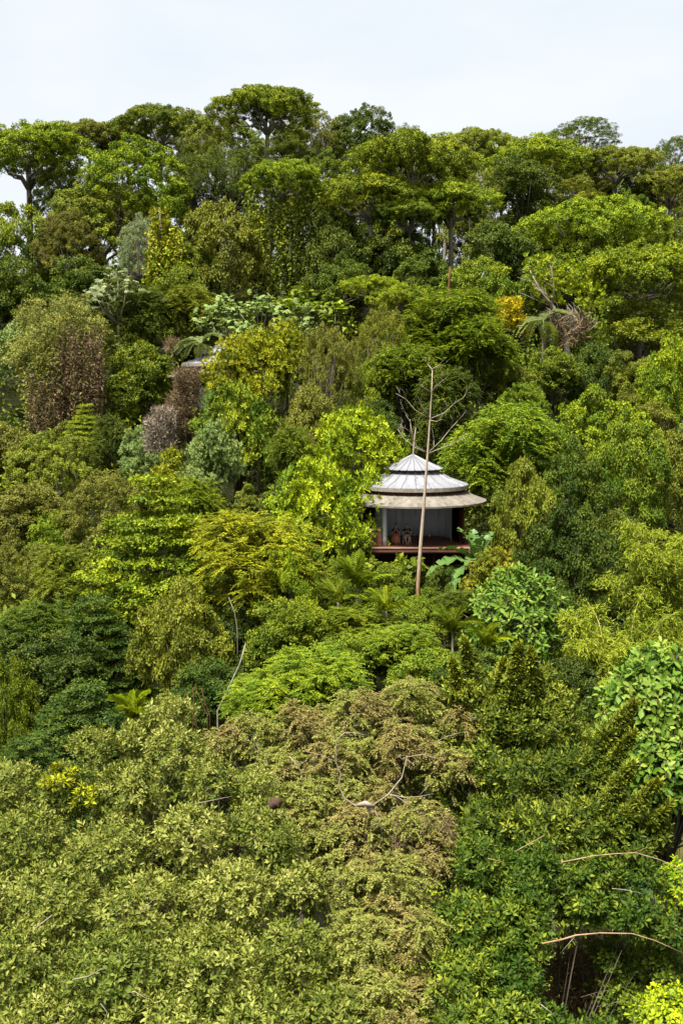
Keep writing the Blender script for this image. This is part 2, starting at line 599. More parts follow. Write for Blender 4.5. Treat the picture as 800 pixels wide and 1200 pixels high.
def limb_mesh(name, C, zb, rng, n=10, r0=.036, wob=.05, tips=0):
    """forked limbs from a fork at the foot of the crown to n boughs"""
    mb = MB()
    fork = np.array([0, 0, zb])
    idx = rng.permutation(len(C))[:n]
    for i in idx:
        c = C[i] * np.array([.92, .92, .9])
        m = fork * .45 + c * .55 + rng.normal(0, wob, 3) - np.array([0, 0, .12 * abs(c[2] - zb)])
        q = fork * .8 + c * .2 + np.array([0, 0, .04])
        mb.tube([fork - np.array([0, 0, .06]), q, m, c], [r0, r0 * .7, r0 * .42, r0 * .14], 5)
        for _ in range(tips):
            e = c + rng.normal(0, .08, 3) - np.array([0, 0, .05])
            mb.tube([m, (m + e) / 2 + rng.normal(0, .02, 3), e], [r0 * .3, r0 * .2, r0 * .08], 4)
    return mb.mesh(name, True)


PROTO = {}


def proto(key, shape, style, seeds, dens=1.0, keep=1.0, limb=10, tips=0):
    PROTO[key] = []
    for s in seeds:
        rng = np.random.default_rng(s + 77)
        lv, C = crown(s, shape, style, dens)
        A = lv.cat()
        P = A[0]
        rx = np.percentile(np.abs(P[:, :2] - P[:, :2].mean(0)), 97)
        zlo, zhi = np.percentile(P[:, 2], .4), np.percentile(P[:, 2], 99.8)
        ctr = np.array([*P[:, :2].mean(0), zlo])
        k = 1.0 / rx
        A[0] = (P - ctr) * k
        A[3], A[4] = A[3] * k, A[4] * k
        if keep < 1:
            sel = rng.random(len(P)) < keep
            A = [a[sel] for a in A]
        lv.set(A)
        lm = limb_mesh("branch_fork", (C - ctr) * k, -.15, rng, limb, tips=tips)
        PROTO[key].append((lv.mesh("crown"), lm, (zhi - zlo) * k))


proto("U", "umbrella", "fine", (1, 2, 3), limb=16, tips=0)
proto("D", "dome", "fine", (11, 12))
proto("L", "lumpy", "fine", (21, 22), .48)
proto("B", "bossy", "leafy", (31, 32, 33), 1.0)
proto("C", "lumpy", "leafy", (41, 42), .55)
proto("T", "tier", "leafy", (51, 52), .36, limb=14)
proto("F", "lumpy", "feather", (61, 62), .36, limb=12)
proto("S", "dome", "sparse", (71,), 1.0, limb=22, tips=3)
proto("Q", "bossy", "rosette", (91, 92))
proto("K", "cone", "fine", (95,), .6)



def trunk_mesh():
    """unit trunk with level rings (it is stretched to each tree's height): slight sway, flared foot"""
    n, vs, fs = 8, [], []
    rows = [(0, 0, 0, 1.7), (.05, .02, .05, 1.3), (.35, .2, .3, 1.0), (-.3, .3, .65, .85), (0, 0, 1, .7)]
    for x, y, z, r in rows:
        vs += [(x + r * math.cos(6.2832 * j / n), y + r * math.sin(6.2832 * j / n), z) for j in range(n)]
    for i in range(len(rows) - 1):
        fs += [(i * n + j, i * n + (j + 1) % n, (i + 1) * n + (j + 1) % n, (i + 1) * n + j) for j in range(n)]
    fs.append(tuple(4 * n + j for j in range(n)))
    return MB().add(vs, fs).mesh("trunk", True)


TRUNK = trunk_mesh()
_prng = random.Random(5)
NAMES = {"U": "umbrella_tree", "T": "tiered_tree", "F": "feathery_tree", "K": "young_tree", "Q": "broadleaf_tree", "B": "broadleaf_tree",
         "C": "broadleaf_tree", "H": "broadleaf_tree", "D": "canopy_tree", "L": "canopy_tree", "S": "open_tree"}


def tree(key, u, vt, vb, w, Y, pal, label, group, name=None, bark=None, trunk_r=None, var=None):
    """a tree whose crown fills the photo's box u +- w/2, vt .. vb at distance Y; its trunk goes down to the ground"""
    top, bot = at(u, vt, Y), at(u, vb, Y)
    rx = (at(u + w / 2, vt, Y) - top).x
    ps = PROTO[key]
    cm, lm, ph = ps[_prng.randrange(len(ps)) if var is None else var % len(ps)]
    H = max(top.z - bot.z, rx * .5)
    if key == "U":
        H = min(H, 1.02 * rx * ph)
    g = ground1(top.x, Y)
    base = Vector((top.x, Y, g))
    o = thing(name or NAMES[key], base, label, "shrub" if (name or "").endswith("shrub") else "tree", group)
    rz = _prng.uniform(0, 6.28)
    zc = top.z - H - g
    c = part("crown", cm, PAL[pal], o)
    c.location = (0, 0, zc)
    c.rotation_euler = (0, 0, rz)
    c.scale = (rx, rx * _prng.uniform(.9, 1.05), H / ph)
    bk = bark or (BARK if key in "US" else BARK_D)
    b = part("branch_fork", lm, bk, o)
    b.location, b.rotation_euler, b.scale = c.location, c.rotation_euler, c.scale
    th = zc - .13 * H / ph
    if th > .15:
        t = part("trunk", TRUNK, bk, o)
        tr = trunk_r or max(.06, rx * .055)
        t.scale = (tr, tr, th + .3)
        t.location = (0, 0, -.3)
        t.rotation_euler = (0, 0, rz * 1.7)
    return o

# ------------------------------------------------------------------ ground
def build_ground():
    xs = np.concatenate([np.linspace(-900, -130, 23)[:-1], np.linspace(-130, 130, 131), np.linspace(130, 900, 23)[1:]])
    ys = np.concatenate([np.linspace(-400, 0, 18)[:-1], np.linspace(0, 220, 140), np.linspace(220, 1200, 34)[1:]])
    X, Y = np.meshgrid(xs, ys)
    V = np.stack([X, Y, ground(X, Y)], -1).reshape(-1, 3)
    nx, ny = len(xs), len(ys)
    i = (np.arange(ny - 1)[:, None] * nx + np.arange(nx - 1)[None]).ravel()
    F = np.stack([i, i + 1, i + nx + 1, i + nx], 1)
    m = plain_mat("forest_floor", (.005, .006, .002), (.014, .014, .005), .9, .95, bump=.6)
    o = part("ground", np_mesh("ground", V, F, None, True), m, None)
    tag(o, None, None, None, "structure")


build_ground()


def build_undergrowth():
    """low leafy growth all over the slope: nobody could count it"""
    rng = np.random.default_rng(7)
    n = 7400
    Y = np.exp(rng.uniform(np.log(27), np.log(205), n))
    X = rng.uniform(-1, 1, n) * (.37 * Y + 6)
    ok = ~((np.hypot(X - 4.8, Y - 75) < 5.6) | (np.hypot(X + 11, Y - 99) < 4.0) | ((abs(X - 17.5) < 6.2) & (abs(Y - 47) < 4.4)))
    ok &= ~((X > 3) & (Y < 40) & (X < 12) & (rng.random(n) < .6))
    X, Y = X[ok], Y[ok]
    n = len(X)
    r = Y ** .8 * .040 * rng.uniform(.6, 1.25, n)
    h = rng.random(n) ** 1.6 * np.clip(Y * .022, .4, 2.0)
    h *= np.where((np.abs(X - 4.8) < 7) & (Y > 60) & (Y < 80), .35, 1)
    # taller growth on the valley floor under the nearest crowns
    m = 2300
    Y2 = rng.uniform(13, 46, m)
    X2 = rng.uniform(-1, 1, m) * (.40 * Y2 + 4)
    ok = ~((abs(X2 - 17.5) < 6.2) & (abs(Y2 - 47) < 4.4))
    X2, Y2 = X2[ok], Y2[ok]
    m = len(X2)
    X, Y = np.concatenate([X, X2]), np.concatenate([Y, Y2])
    r = np.concatenate([r, rng.uniform(.8, 1.5, m)])
    h = np.concatenate([h, rng.random(m) ** 1.3 * 3.2])
    n = len(X)
    C = np.stack([X, Y, ground(X, Y) + h + .2 * r], 1)
    lv = Leaves("rh")
    k = 26
    d = unit(rng.normal(size=(n, k, 3)) + np.array([0, -.25, .55]))
    P = C[:, None] + d * r[:, None, None] * rng.random((n, k, 1)) ** .4 * np.array([1, 1, .8])
    D = .6 * d + .6 * rng.normal(size=(n, k, 3)) + np.array([0, 0, -.2])
    N = .5 * d + np.array([0, 0, .8]) + .4 * rng.normal(size=(n, k, 3))
    T = .45 + rng.normal(0, .17, (n, 1)) + .16 * np.sin(X * .21 + 1.1 * np.sin(Y * .16))[:, None] + rng.normal(0, .12, (n, k))
    Ls = (.0034 * Y + .03)[:, None] * rng.uniform(.6, 1.5, (n, 1)) * rng.uniform(.75, 1.3, (n, k)) * 1.12
    lv.add(P.reshape(-1, 3), D.reshape(-1, 3), N.reshape(-1, 3), Ls.ravel(), Ls.ravel() * .52, T.ravel())
    o = part("undergrowth", lv.mesh("undergrowth"), PAL["under"], None)
    tag(o, None, None, None, "stuff")


build_undergrowth()

# ------------------------------------------------------------------ the trees of the slope, far to near
RIDGE, UPPER, MIDDLE, LOWER = "trees along the ridge", "trees on the upper slope", "trees around the hut", "trees on the lower slope"
UNDER_OF = ['flat-topped ridge tree with sky showing through', 'dull olive ridge tree', 'wide deep green ridge tree', 'olive ridge shoulder', 'tallest skyline tree', 'dip beside the tallest skyline tree', 'blue-green skyline dome', "big spreading tree's topmost shelf", 'thin olive skyline tree', 'pale hazy umbrella tree', 'broad yellow-green umbrella tree', 'umbrella tree with pale limbs', 'soft olive crown by the lone black-looking tree']
TREES = [
    # key, u, top, bottom, width, distance, palette, label, group
    ("U", 32, 146, 226, 150, 160, "yg", "flat-topped ridge tree with sky showing through its dark limbs at the picture's edge", RIDGE),
    ("U", 104, 142, 205, 86, 166, "olive", "dull olive ridge tree just beyond the one with sky under its limbs", RIDGE),
    ("D", 66, 196, 250, 60, 158, "mid", "small round green tree in the shade under the ridge, beside the sky gaps", RIDGE),
    ("U", 188, 124, 200, 104, 163, "mid", "wide deep green ridge tree rising above the large olive crown", RIDGE),
    ("L", 250, 132, 220, 80, 160, "olive", "shadowy olive tree filling the shoulder beside the tallest ridge crown", RIDGE),
    ("U", 313, 103, 196, 112, 160, "yg", "tallest tree on the skyline, domed with a dark cap", RIDGE),
    ("U", 312, 102, 130, 66, 162, "dark", "dark cap of foliage on the highest point of the skyline", RIDGE),
    ("S", 372, 134, 200, 70, 168, "bronze", "thin bronze crown in the dip of the skyline next to the tallest tree", RIDGE),
    ("D", 424, 127, 200, 98, 168, "dark", "dark blue-green dome on the skyline beyond the big spreading tree", RIDGE),
    ("U", 484, 156, 236, 146, 143, "yg", "big spreading tree with stacked leafy shelves, its topmost shelf", UPPER),
    ("U", 434, 202, 280, 124, 141, "yg", "spreading shelf crown over the stout forked trunk below the ridge", UPPER),
    ("U", 528, 212, 300, 112, 142, "yg", "rounded green shoulder crown sloping down from the big spreading tree", UPPER),
    ("U", 480, 232, 300, 84, 139, "mid", "lowest green shelf of foliage beside the stout forked trunk", UPPER),
    ("U", 556, 152, 205, 104, 178, "olive", "pale hazy umbrella tree low on the skyline past the big crowns", RIDGE),
    ("S", 522, 165, 215, 70, 165, "olive", "thin olive tree with bare twigs between the hazy umbrella and big spreading tree", RIDGE),
    ("S", 682, 140, 178, 84, 182, "dark", "dark open crown standing highest on the lower ridge", RIDGE),
    ("U", 634, 162, 232, 128, 162, "yg", "broad yellow-green umbrella tree under the dark open ridge crown", RIDGE),
    ("U", 722, 172, 236, 92, 160, "olive", "umbrella tree with sky glinting between its pale limbs", RIDGE),
    ("S", 752, 178, 214, 56, 184, "silver", "wispy grey-blue tree with bare twigs on the falling skyline", RIDGE),
    ("S", 792, 160, 205, 52, 190, "dark", "lone black-looking tree in thin layers against the sky at the picture's edge", RIDGE),
    ("U", 786, 196, 270, 100, 158, "olive", "soft olive crown under the lone black-looking tree", RIDGE),
    ("D", 738, 222, 300, 96, 152, "mid", "mid green crown between the flat yellow umbrella and the ridge", RIDGE),
    ("C", 612, 186, 262, 96, 148, "dark", "deep green leafy tree in two ledges under the yellow-green umbrella", UPPER),
    ("L", 672, 206, 262, 90, 156, "olive", "grey olive tree behind the flat yellow umbrella crown", UPPER),
    ("D", 782, 246, 330, 90, 142, "mid", "plain green tree on the slope above the bright yellow dome", UPPER),
    ("D", 790, 300, 372, 70, 136, "dark", "dark tree tucked beside the bright yellow dome at the picture's edge", UPPER),
    ("U", 692, 233, 300, 152, 138, "yg", "flat yellow umbrella crown, widest of the upper slope", UPPER),
    ("B", 690, 262, 330, 96, 135, "mid", "leafy green tree hanging beneath the flat yellow umbrella", UPPER),
    ("U", 752, 284, 372, 156, 122, "yg", "bright yellow domed tree with tiered dark underside", UPPER),
    ("L", 752, 336, 428, 150, 120, "mid", "dark tiered foliage beneath the bright yellow dome", UPPER),
    ("D", 156, 162, 262, 144, 142, "yg", "large olive-yellow crown of many small puffs below the ridge", UPPER),
    ("D", 116, 204, 304, 124, 139, "olive", "lower half of the puffy crown, spreading down the slope", UPPER),
    ("D", 80, 246, 316, 84, 134, "bronze", "bronze puffy tree at the foot of the large olive-yellow crown", UPPER),
    ("S", 163, 252, 322, 56, 131, "silver", "thin grey-green tree beside the vine-covered column", UPPER),
    ("B", 18, 240, 340, 78, 138, "yg", "leafy tree with a yellow tip at the picture's edge below the sky gaps", UPPER),
    ("B", 60, 262, 360, 70, 143, "dark", "dark tree in the hollow below the ridge limbs", UPPER),
    ("C", 8, 302, 400, 84, 126, "dark", "dark leafy mass low at the picture's edge above the vine-smothered tree", UPPER),
    ("C", 90, 302, 372, 84, 128, "dark", "dark understorey tree behind the pale star-leaved tree", UPPER),
    ("B", 262, 236, 342, 92, 132, "olive", "dusky olive rounded tree to the side of the vine column", UPPER),
    ("C", 232, 280, 352, 60, 130, "mid", "small green tree between vine column and dusky rounded tree", UPPER),
    ("B", 382, 250, 350, 84, 137, "dark", "dark understorey tree beneath the vine-draped crown and stout trunk", UPPER),
    ("C", 466, 270, 350, 112, 138, "dark", "dark understorey tree right behind the stout forked trunk", UPPER),
    ("B", 402, 296, 352, 70, 130, "dark", "low dark shrubby tree at the foot of the stout trunk", UPPER),
    ("C", 594, 258, 345, 98, 130, "dark", "dark broad tree in the hollow below the spreading shoulder crown", UPPER),
    ("B", 560, 302, 375, 92, 124, "mid", "green tree above the feathery slope with a rusty stem beside it", UPPER),
    ("B", 500, 292, 356, 80, 132, "dark", "shaded tree above the feathery bright slope", UPPER),
    ("C", 640, 300, 360, 64, 126, "mid", "leafy green tree just above the tangle of bleached branches", UPPER),
    # fillers along the ridge
    ("D", 150, 140, 200, 90, 172, "olive", "olive tree closing the skyline gap beside the deep green ridge tree", RIDGE),
    ("L", 222, 136, 200, 80, 174, "dark", "dark tree behind the ridge shoulder next to the tallest crown", RIDGE),
    ("D", 276, 138, 210, 80, 172, "mid", "green tree half hidden behind the tallest ridge crown", RIDGE),
    ("L", 350, 148, 220, 90, 173, "olive", "olive tree filling the dip past the tallest ridge crown", RIDGE),
    ("D", 400, 146, 210, 80, 174, "mid", "green tree behind the thin bronze crown of the skyline", RIDGE),
    ("L", 456, 152, 230, 80, 172, "dark", "dark tree between the blue-green dome and big spreading tree", RIDGE),
    ("D", 508, 172, 240, 90, 172, "mid", "green tree on the skyline slope behind the big spreading tree", RIDGE),
    ("L", 588, 174, 240, 90, 174, "mid", "green tree under the pale hazy umbrella crown", RIDGE),
    ("L", 660, 178, 222, 70, 186, "olive", "far olive crown right below the dark open ridge tree", RIDGE),
    ("L", 700, 190, 250, 80, 172, "olive", "olive crown behind the umbrella tree with pale limbs", RIDGE),
    ("L", 760, 196, 260, 90, 176, "mid", "green crown beneath the wispy grey-blue tree", RIDGE),
    ("L", 806, 206, 260, 80, 172, "olive", "olive crown at the picture's edge below the lone black-looking tree", RIDGE),
    ("D", 372, 176, 260, 90, 156, "mid", "shaded green tree between the vine-draped tree and big spreading tree", RIDGE),
    ("L", 268, 176, 246, 84, 152, "dark", "dark tree in the shade under the tallest ridge crown's limbs", RIDGE),
    ("L", 226, 178, 250, 60, 154, "dark", "narrow dark tree beside the large olive-yellow crown", RIDGE),
    ("L", 340, 150, 200, 70, 158, "mid", "lower green bough-like crown beneath the tallest ridge tree", RIDGE),
    # shade under the ridge crowns
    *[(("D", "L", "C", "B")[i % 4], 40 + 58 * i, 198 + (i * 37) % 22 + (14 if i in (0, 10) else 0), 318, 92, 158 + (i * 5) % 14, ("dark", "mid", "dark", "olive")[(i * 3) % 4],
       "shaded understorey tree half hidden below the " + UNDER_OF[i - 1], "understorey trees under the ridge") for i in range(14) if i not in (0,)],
    # middle band
    ("F", 160, 336, 430, 84, 114, "dark", "dark feathery tree behind the pale forked trunk", UPPER),
    ("C", 158, 402, 492, 84, 108, "mid", "glossy green tree below the pale forked trunk", UPPER),
    ("C", 204, 312, 400, 70, 122, "mid", "green tree wrapped round the foot of the vine column", UPPER),
    ("F", 232, 336, 408, 70, 116, "olive", "olive brushy tree at the edge of the star-leaved grove", UPPER),
    ("B", 36, 366, 450, 90, 110, "pale", "pale broadleaf tree beside the brown vine curtain at the picture's edge", UPPER),
    ("T", 100, 474, 526, 46, 98, "lime", "small bright green tree in neat tiers below the brown vine curtain", MIDDLE),
    ("D", 62, 497, 584, 98, 92, "olive", "smooth olive dome below the brown vine curtain", MIDDLE),
    ("C", 12, 496, 580, 80, 96, "bronze", "bronze-tinted tree at the picture's edge beside the smooth olive dome", MIDDLE),
    ("F", 128, 486, 580, 50, 96, "dark", "narrow dark tree beside the smooth olive dome", MIDDLE),
    ("B", 172, 500, 560, 60, 93, "pale", "pale leafy bush below the heap of grey dry brush", MIDDLE),
    ("Q", 302, 386, 470, 84, 92, "golden", "golden-leaved tree partly hiding the second white roof, its taller dome", MIDDLE),
    ("Q", 274, 398, 470, 78, 90, "golden", "golden-leaved rounded crown directly before the second white roof", MIDDLE),
    ("Q", 336, 376, 440, 58, 93, "golden", "golden-leaved dome farthest up the slope beside the grey-brown tree", MIDDLE),
    ("S", 384, 380, 486, 66, 92, "bronze", "grey-brown finely twigged tree next to the golden trees", MIDDLE),
    ("D", 380, 388, 486, 54, 94, "bronze", "bronze-green tree inside the grey-brown twiggy crown", MIDDLE),
    ("F", 520, 338, 440, 110, 102, "fresh", "bright feathery tree on the slope behind the bare pole tree", MIDDLE),
    ("U", 436, 322, 364, 64, 106, "lime", "little lime-green flat crown on the slope under the stout trunk", MIDDLE),
    ("U", 472, 332, 372, 84, 105, "yg", "low yellow-green umbrella beside the little lime-green flat crown", MIDDLE),
    ("F", 560, 372, 462, 92, 99, "fresh", "fresh green feathery tree between the bare pole and the gold shrub", MIDDLE),
    ("S", 444, 358, 470, 74, 98, "olive", "thin tree with visible grey branches up the slope from the hut", MIDDLE),
    ("F", 478, 404, 500, 90, 95, "mid", "loose ferny tree right behind the top of the bare pole tree", MIDDLE),
    ("F", 520, 430, 532, 86, 90, "dark", "shaded ferny tree behind the bare branches above the hut roof", MIDDLE),
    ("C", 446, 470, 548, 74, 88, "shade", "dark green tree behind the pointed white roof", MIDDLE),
    ("B", 424, 430, 510, 60, 93, "mid", "green tree between the grey-brown tree and the ferny slope", MIDDLE),
    ("D", 614, 448, 492, 56, 96, "fresh", "neat small green dome beyond the spreading tree over the hut", MIDDLE),
    ("C", 600, 424, 490, 64, 101, "olive", "dull bush at the foot of the gold shrub", MIDDLE),
    ("C", 644, 408, 470, 70, 106, "mid", "dark bush below the grey feather palm", MIDDLE),
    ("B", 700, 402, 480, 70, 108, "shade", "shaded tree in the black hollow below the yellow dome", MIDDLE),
    ("C", 742, 412, 490, 76, 104, "olive", "mottled olive tree on the slope below the yellow dome's shade", MIDDLE),
    ("B", 784, 396, 500, 90, 92, "yg", "yellow-tinged leafy tree at the picture's edge above the bamboo", MIDDLE),
    ("C", 752, 462, 540, 80, 90, "olive", "olive tree with dark branches below the yellow-tinged leafy tree", MIDDLE),
    ("Q", 278, 448, 560, 100, 86, "fresh", "pale round-leaved tree below the second roof", MIDDLE),
    ("Q", 250, 492, 570, 66, 83, "pale", "pale lower shoulder of foliage beside the pale round-leaved tree", MIDDLE),
    ("B", 366, 452, 540, 70, 86, "bronze", "bronze-topped tree between the golden trees and the bright lime tree", MIDDLE),
    ("F", 346, 500, 584, 66, 80, "mid", "shaded green tree under the bronze-topped crown", MIDDLE),
    ("Q", 416, 478, 584, 124, 77, "lime", "bright yellow-green tree behind the hut's overhanging roof edge", MIDDLE),
    ("Q", 376, 536, 656, 118, 71.5, "lime", "vivid lime-green bushy tree covering one end of the hut", MIDDLE),
    ("C", 330, 560, 650, 70, 75, "dark", "dark tree in the gap beside the vivid lime-green tree", MIDDLE),
    ("B", 378, 606, 690, 60, 69.5, "mid", "dark green growth hanging below the vivid lime-green tree", MIDDLE),
    ("F", 582, 472, 600, 116, 79, "fresh", "pale airy tree spreading over the hut's tan awning", MIDDLE),
    ("B", 612, 540, 668, 84, 71, "olive", "olive leafy tree beside the tan awning's open end", MIDDLE),
    ("B", 700, 452, 552, 110, 86, "yg", "large leafy tree with yellow-green top, highest behind the bamboo", MIDDLE),
    ("B", 668, 512, 630, 96, 76, "dark", "round dark-leaved tree in front of the large yellow-topped one", MIDDLE),
    ("B", 738, 496, 620, 90, 78, "mid", "leafy green tree between the yellow-topped tree and the bamboo plumes", MIDDLE),
    ("C", 628, 486, 560, 72, 84, "fresh", "fresh green crown between the airy tree and the yellow-topped tree", MIDDLE),
    ("B", 664, 588, 720, 110, 67, "shade", "low shaded tree down the bank from the banana plant", MIDDLE),
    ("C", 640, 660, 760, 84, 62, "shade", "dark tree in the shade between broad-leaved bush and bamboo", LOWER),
    ("Q", 580, 640, 696, 62, 63, "orange", "orange-tipped shrub beside the banana plant", MIDDLE),
    # left and lower bands
    ("B", 202, 526, 640, 110, 85, "golden", "golden-green tree rising behind the bright tiered tree", MIDDLE),
    ("F", 226, 560, 650, 76, 80, "yg", "yellow-green feathery tree beside the top of the bright tiered tree", MIDDLE),
    ("D", 124, 552, 640, 110, 80, "bronze", "grey bronze dome behind the bright tiered tree's shoulder", MIDDLE),
    ("C", 28, 566, 640, 90, 84, "bronze", "mottled bronze tree at the picture's edge below the olive dome", MIDDLE),
    ("C", 60, 600, 680, 70, 80, "fresh", "small glossy green tree amid bronze crowns", MIDDLE),
    ("D", 22, 626, 720, 90, 74, "bronze", "greyish fine-leaved dome low at the picture's edge", MIDDLE),
    ("T", 182, 558, 740, 164, 68, "yg", "bright yellow-green tree layered in many flat tiers", MIDDLE),
    ("F", 84, 640, 740, 90, 70, "mid", "green loose tree against the bright tiered tree's base", LOWER),
    ("K", 290, 568, 672, 66, 73, "olive", "slim cone-shaped young tree between lime and tiered trees", MIDDLE),
    ("F", 300, 602, 720, 140, 63, "golden", "spreading golden feathery tree with arching pale twigs", LOWER),
    ("S", 336, 636, 760, 90, 61, "yg", "thin yellow-green tree at the end of the golden feathery crown", LOWER),
    ("B", 208, 680, 806, 116, 56, "olive", "olive rounded tree with hanging leaves and thin pale stems", LOWER),
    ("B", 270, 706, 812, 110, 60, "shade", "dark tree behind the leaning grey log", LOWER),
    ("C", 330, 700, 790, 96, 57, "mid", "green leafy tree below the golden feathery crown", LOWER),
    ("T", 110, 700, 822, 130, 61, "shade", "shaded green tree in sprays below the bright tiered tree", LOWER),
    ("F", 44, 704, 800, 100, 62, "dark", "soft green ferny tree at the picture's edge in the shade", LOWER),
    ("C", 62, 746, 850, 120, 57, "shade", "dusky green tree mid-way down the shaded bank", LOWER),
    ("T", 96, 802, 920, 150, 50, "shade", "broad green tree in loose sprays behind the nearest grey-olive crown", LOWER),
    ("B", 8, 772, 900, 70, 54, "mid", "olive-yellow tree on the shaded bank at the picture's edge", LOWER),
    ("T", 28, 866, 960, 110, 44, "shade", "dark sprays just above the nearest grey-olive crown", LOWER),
    ("F", 352, 768, 856, 136, 47, "fresh", "fresh green compound-leaved tree above the brown canopy", LOWER),
    ("F", 300, 790, 850, 70, 50, "mid", "small compound-leaved tree next to the leaning grey log", LOWER),
    ("C", 402, 742, 806, 84, 53, "mid", "leafy bush on the green bank under the hut", LOWER),
    ("F", 466, 730, 800, 92, 54, "mid", "ferny bush on the bank below the pole tree's foot", LOWER),
    ("C", 500, 760, 830, 90, 50, "mid", "glossy green bush just above the shoot-tipped tree", LOWER),
    ("B", 360, 700, 770, 70, 58, "yg", "yellow-green bush on the bank beside the spiky palm", LOWER),
    ("C", 440, 690, 750, 76, 60, "mid", "round green bush next to the spiky palm", LOWER),
    ("C", 452, 660, 720, 60, 66.5, "mid", "leafy bush whose top just reaches the hut's deck under the people", LOWER),
    ("F", 408, 656, 730, 62, 67, "mid", "ferny bush in the dark under the hut's side terrace", LOWER),
    ("B", 522, 664, 720, 50, 66.8, "dark", "dark bush below the deck between pole tree and banana plant", LOWER),
    ("C", 480, 690, 750, 60, 63.5, "fresh", "low bright bush hiding the foot of the bare pole tree", LOWER),
    ("B", 552, 758, 820, 90, 48.5, "dark", "leafy bush hiding the feet of the fan-like palms", LOWER),
    ("F", 430, 712, 780, 100, 57, "mid", "ferny bush spreading below the spiky palms", LOWER),
    ("B", 776, 506, 610, 90, 83, "olive", "olive leafy tree at the picture's edge just above the tall bamboo", MIDDLE),
    ("C", 716, 600, 700, 80, 70, "dark", "green tree in the gap before the tall bamboo", MIDDLE),
    ("B", 500, 690, 746, 70, 62, "mid", "dark green bush at the pole tree's foot", LOWER),
    ("F", 548, 690, 740, 66, 61, "dark", "shaded ferny bush under the banana plant", LOWER),
    ("C", 700, 700, 800, 70, 60, "shade", "shaded tree in the deep gap before the bamboo", LOWER),
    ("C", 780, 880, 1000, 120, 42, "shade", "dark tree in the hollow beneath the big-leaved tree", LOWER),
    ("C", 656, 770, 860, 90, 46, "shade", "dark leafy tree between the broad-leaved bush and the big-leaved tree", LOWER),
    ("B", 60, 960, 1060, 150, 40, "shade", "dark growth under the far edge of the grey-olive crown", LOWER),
    ("C", 240, 770, 850, 90, 52, "shade", "shaded bush around the rusty leaning stems", LOWER),
]
for t in TREES:
    shrub = any(w in t[7] for w in (" bush", "shrub "))
    tree(*t, name="leafy_shrub" if shrub else None)


# ------------------------------------------------------------------ single leaves as parts
def leaf_objs(parent, arrs, mesh, mat, name="leaf"):
    """each leaf an object: arrs = P, D, N, length, width in the parent's space"""
    P, D, N, Ln, W = arrs[:5]
    D, S, N = frames(D, N)
    for i in range(len(P)):
        o = part(name, mesh, mat, parent)
        m = Matrix(((*[D[i][0]], S[i][0], N[i][0], P[i][0]), (D[i][1], S[i][1], N[i][1], P[i][1]), (D[i][2], S[i][2], N[i][2], P[i][2]), (0, 0, 0, 1)))
        o.matrix_local = m @ Matrix.Diagonal((Ln[i], W[i], Ln[i], 1))


def tinted(tpl, name, tints):
    V, F = TPL[tpl]
    return [np_mesh(name, V, F, np.full(len(V), t)) for t in tints]


BIGLEAF = tinted("ov", "leaf", (.2, .4, .55, .75, .95))
STARLEAF = tinted("pm", "leaf", (.25, .5, .8))


def split_leaves(o, lv, meshes, mat, most, toward=None, name="leaf", crown_kind="stuff"):
    """the leaves that show largest become parts of their own, the rest one crown"""
    A = lv.cat()
    org = np.array(o.location)
    d = A[0] + org - np.array([0, 0, CAM_Z])
    dist = np.linalg.norm(d, axis=1)
    facing = np.abs((unit(A[2]) * d / dist[:, None]).sum(1))
    ctr = A[0].mean(0)
    outward = ((A[0] - ctr) * -unit(d)).sum(1) + .5 * (A[0][:, 2] - ctr[2])
    # inside the picture?
    u = 400 + d[:, 0] / d[:, 1] * FOC
    v = 600 - np.tan(np.arctan2(d[:, 2], d[:, 1]) - PITCH) * FOC
    score = outward / max(outward.std(), 1e-6) + 1.0 * facing + .6 * A[3] / A[3].mean()
    score = np.where((u < 4) | (u > 796) | (v > 1196), -99, score)
    idx = np.argsort(-score)[:most]
    rest = np.setdiff1d(np.arange(len(A[0])), idx)
    q = len(meshes)
    for j in range(q):
        ii = idx[(np.clip(A[5][idx], 0, .999) * q).astype(int) == j]
        leaf_objs(o, [a[ii] for a in A], meshes[j], mat, name)
    if len(rest):
        l2 = Leaves(lv.tpl)
        l2.set([a[rest] for a in A])
        part("crown", l2.mesh("crown"), mat, o, None, crown_kind)


def rosettes(rng, C, ax, nl, L0, W, lo=.1, hi=1.1, T0=.45, sp=.25):
    """a star of leaves round each shoot tip"""
    k = len(C)
    e1 = unit(np.cross(ax, rng.normal(size=(k, 3))))
    e2 = np.cross(ax, e1)
    t = np.arange(nl) * 2.4 + rng.uniform(0, 6.28, (k, 1))
    el = np.linspace(lo, hi, nl)[None] + rng.normal(0, .15, (k, nl))
    rad = e1[:, None] * np.cos(t)[..., None] + e2[:, None] * np.sin(t)[..., None]
    D = rad * np.cos(el)[..., None] + ax[:, None] * np.sin(el)[..., None]
    N = ax[:, None] * np.cos(el)[..., None] - rad * np.sin(el)[..., None] + .2 * rng.normal(size=(k, nl, 3))
    Ls = L0 * rng.uniform(.75, 1.15, (k, 1)) * rng.uniform(.55, 1.25, (k, nl)) * (1 - .25 * np.linspace(0, 1, nl))
    P = C[:, None] - ax[:, None] * (sp * L0 * (1.2 - np.linspace(0, 2.2, nl)))[None, :, None] + D * .12 * L0
    T = T0 + rng.normal(0, .17, (k, 1)) + rng.normal(0, .11, (k, nl)) + .22 * (np.linspace(0, 1, nl) - .5)
    return (P.reshape(-1, 3), D.reshape(-1, 3), N.reshape(-1, 3), Ls.ravel(), Ls.ravel() * W, T.ravel())


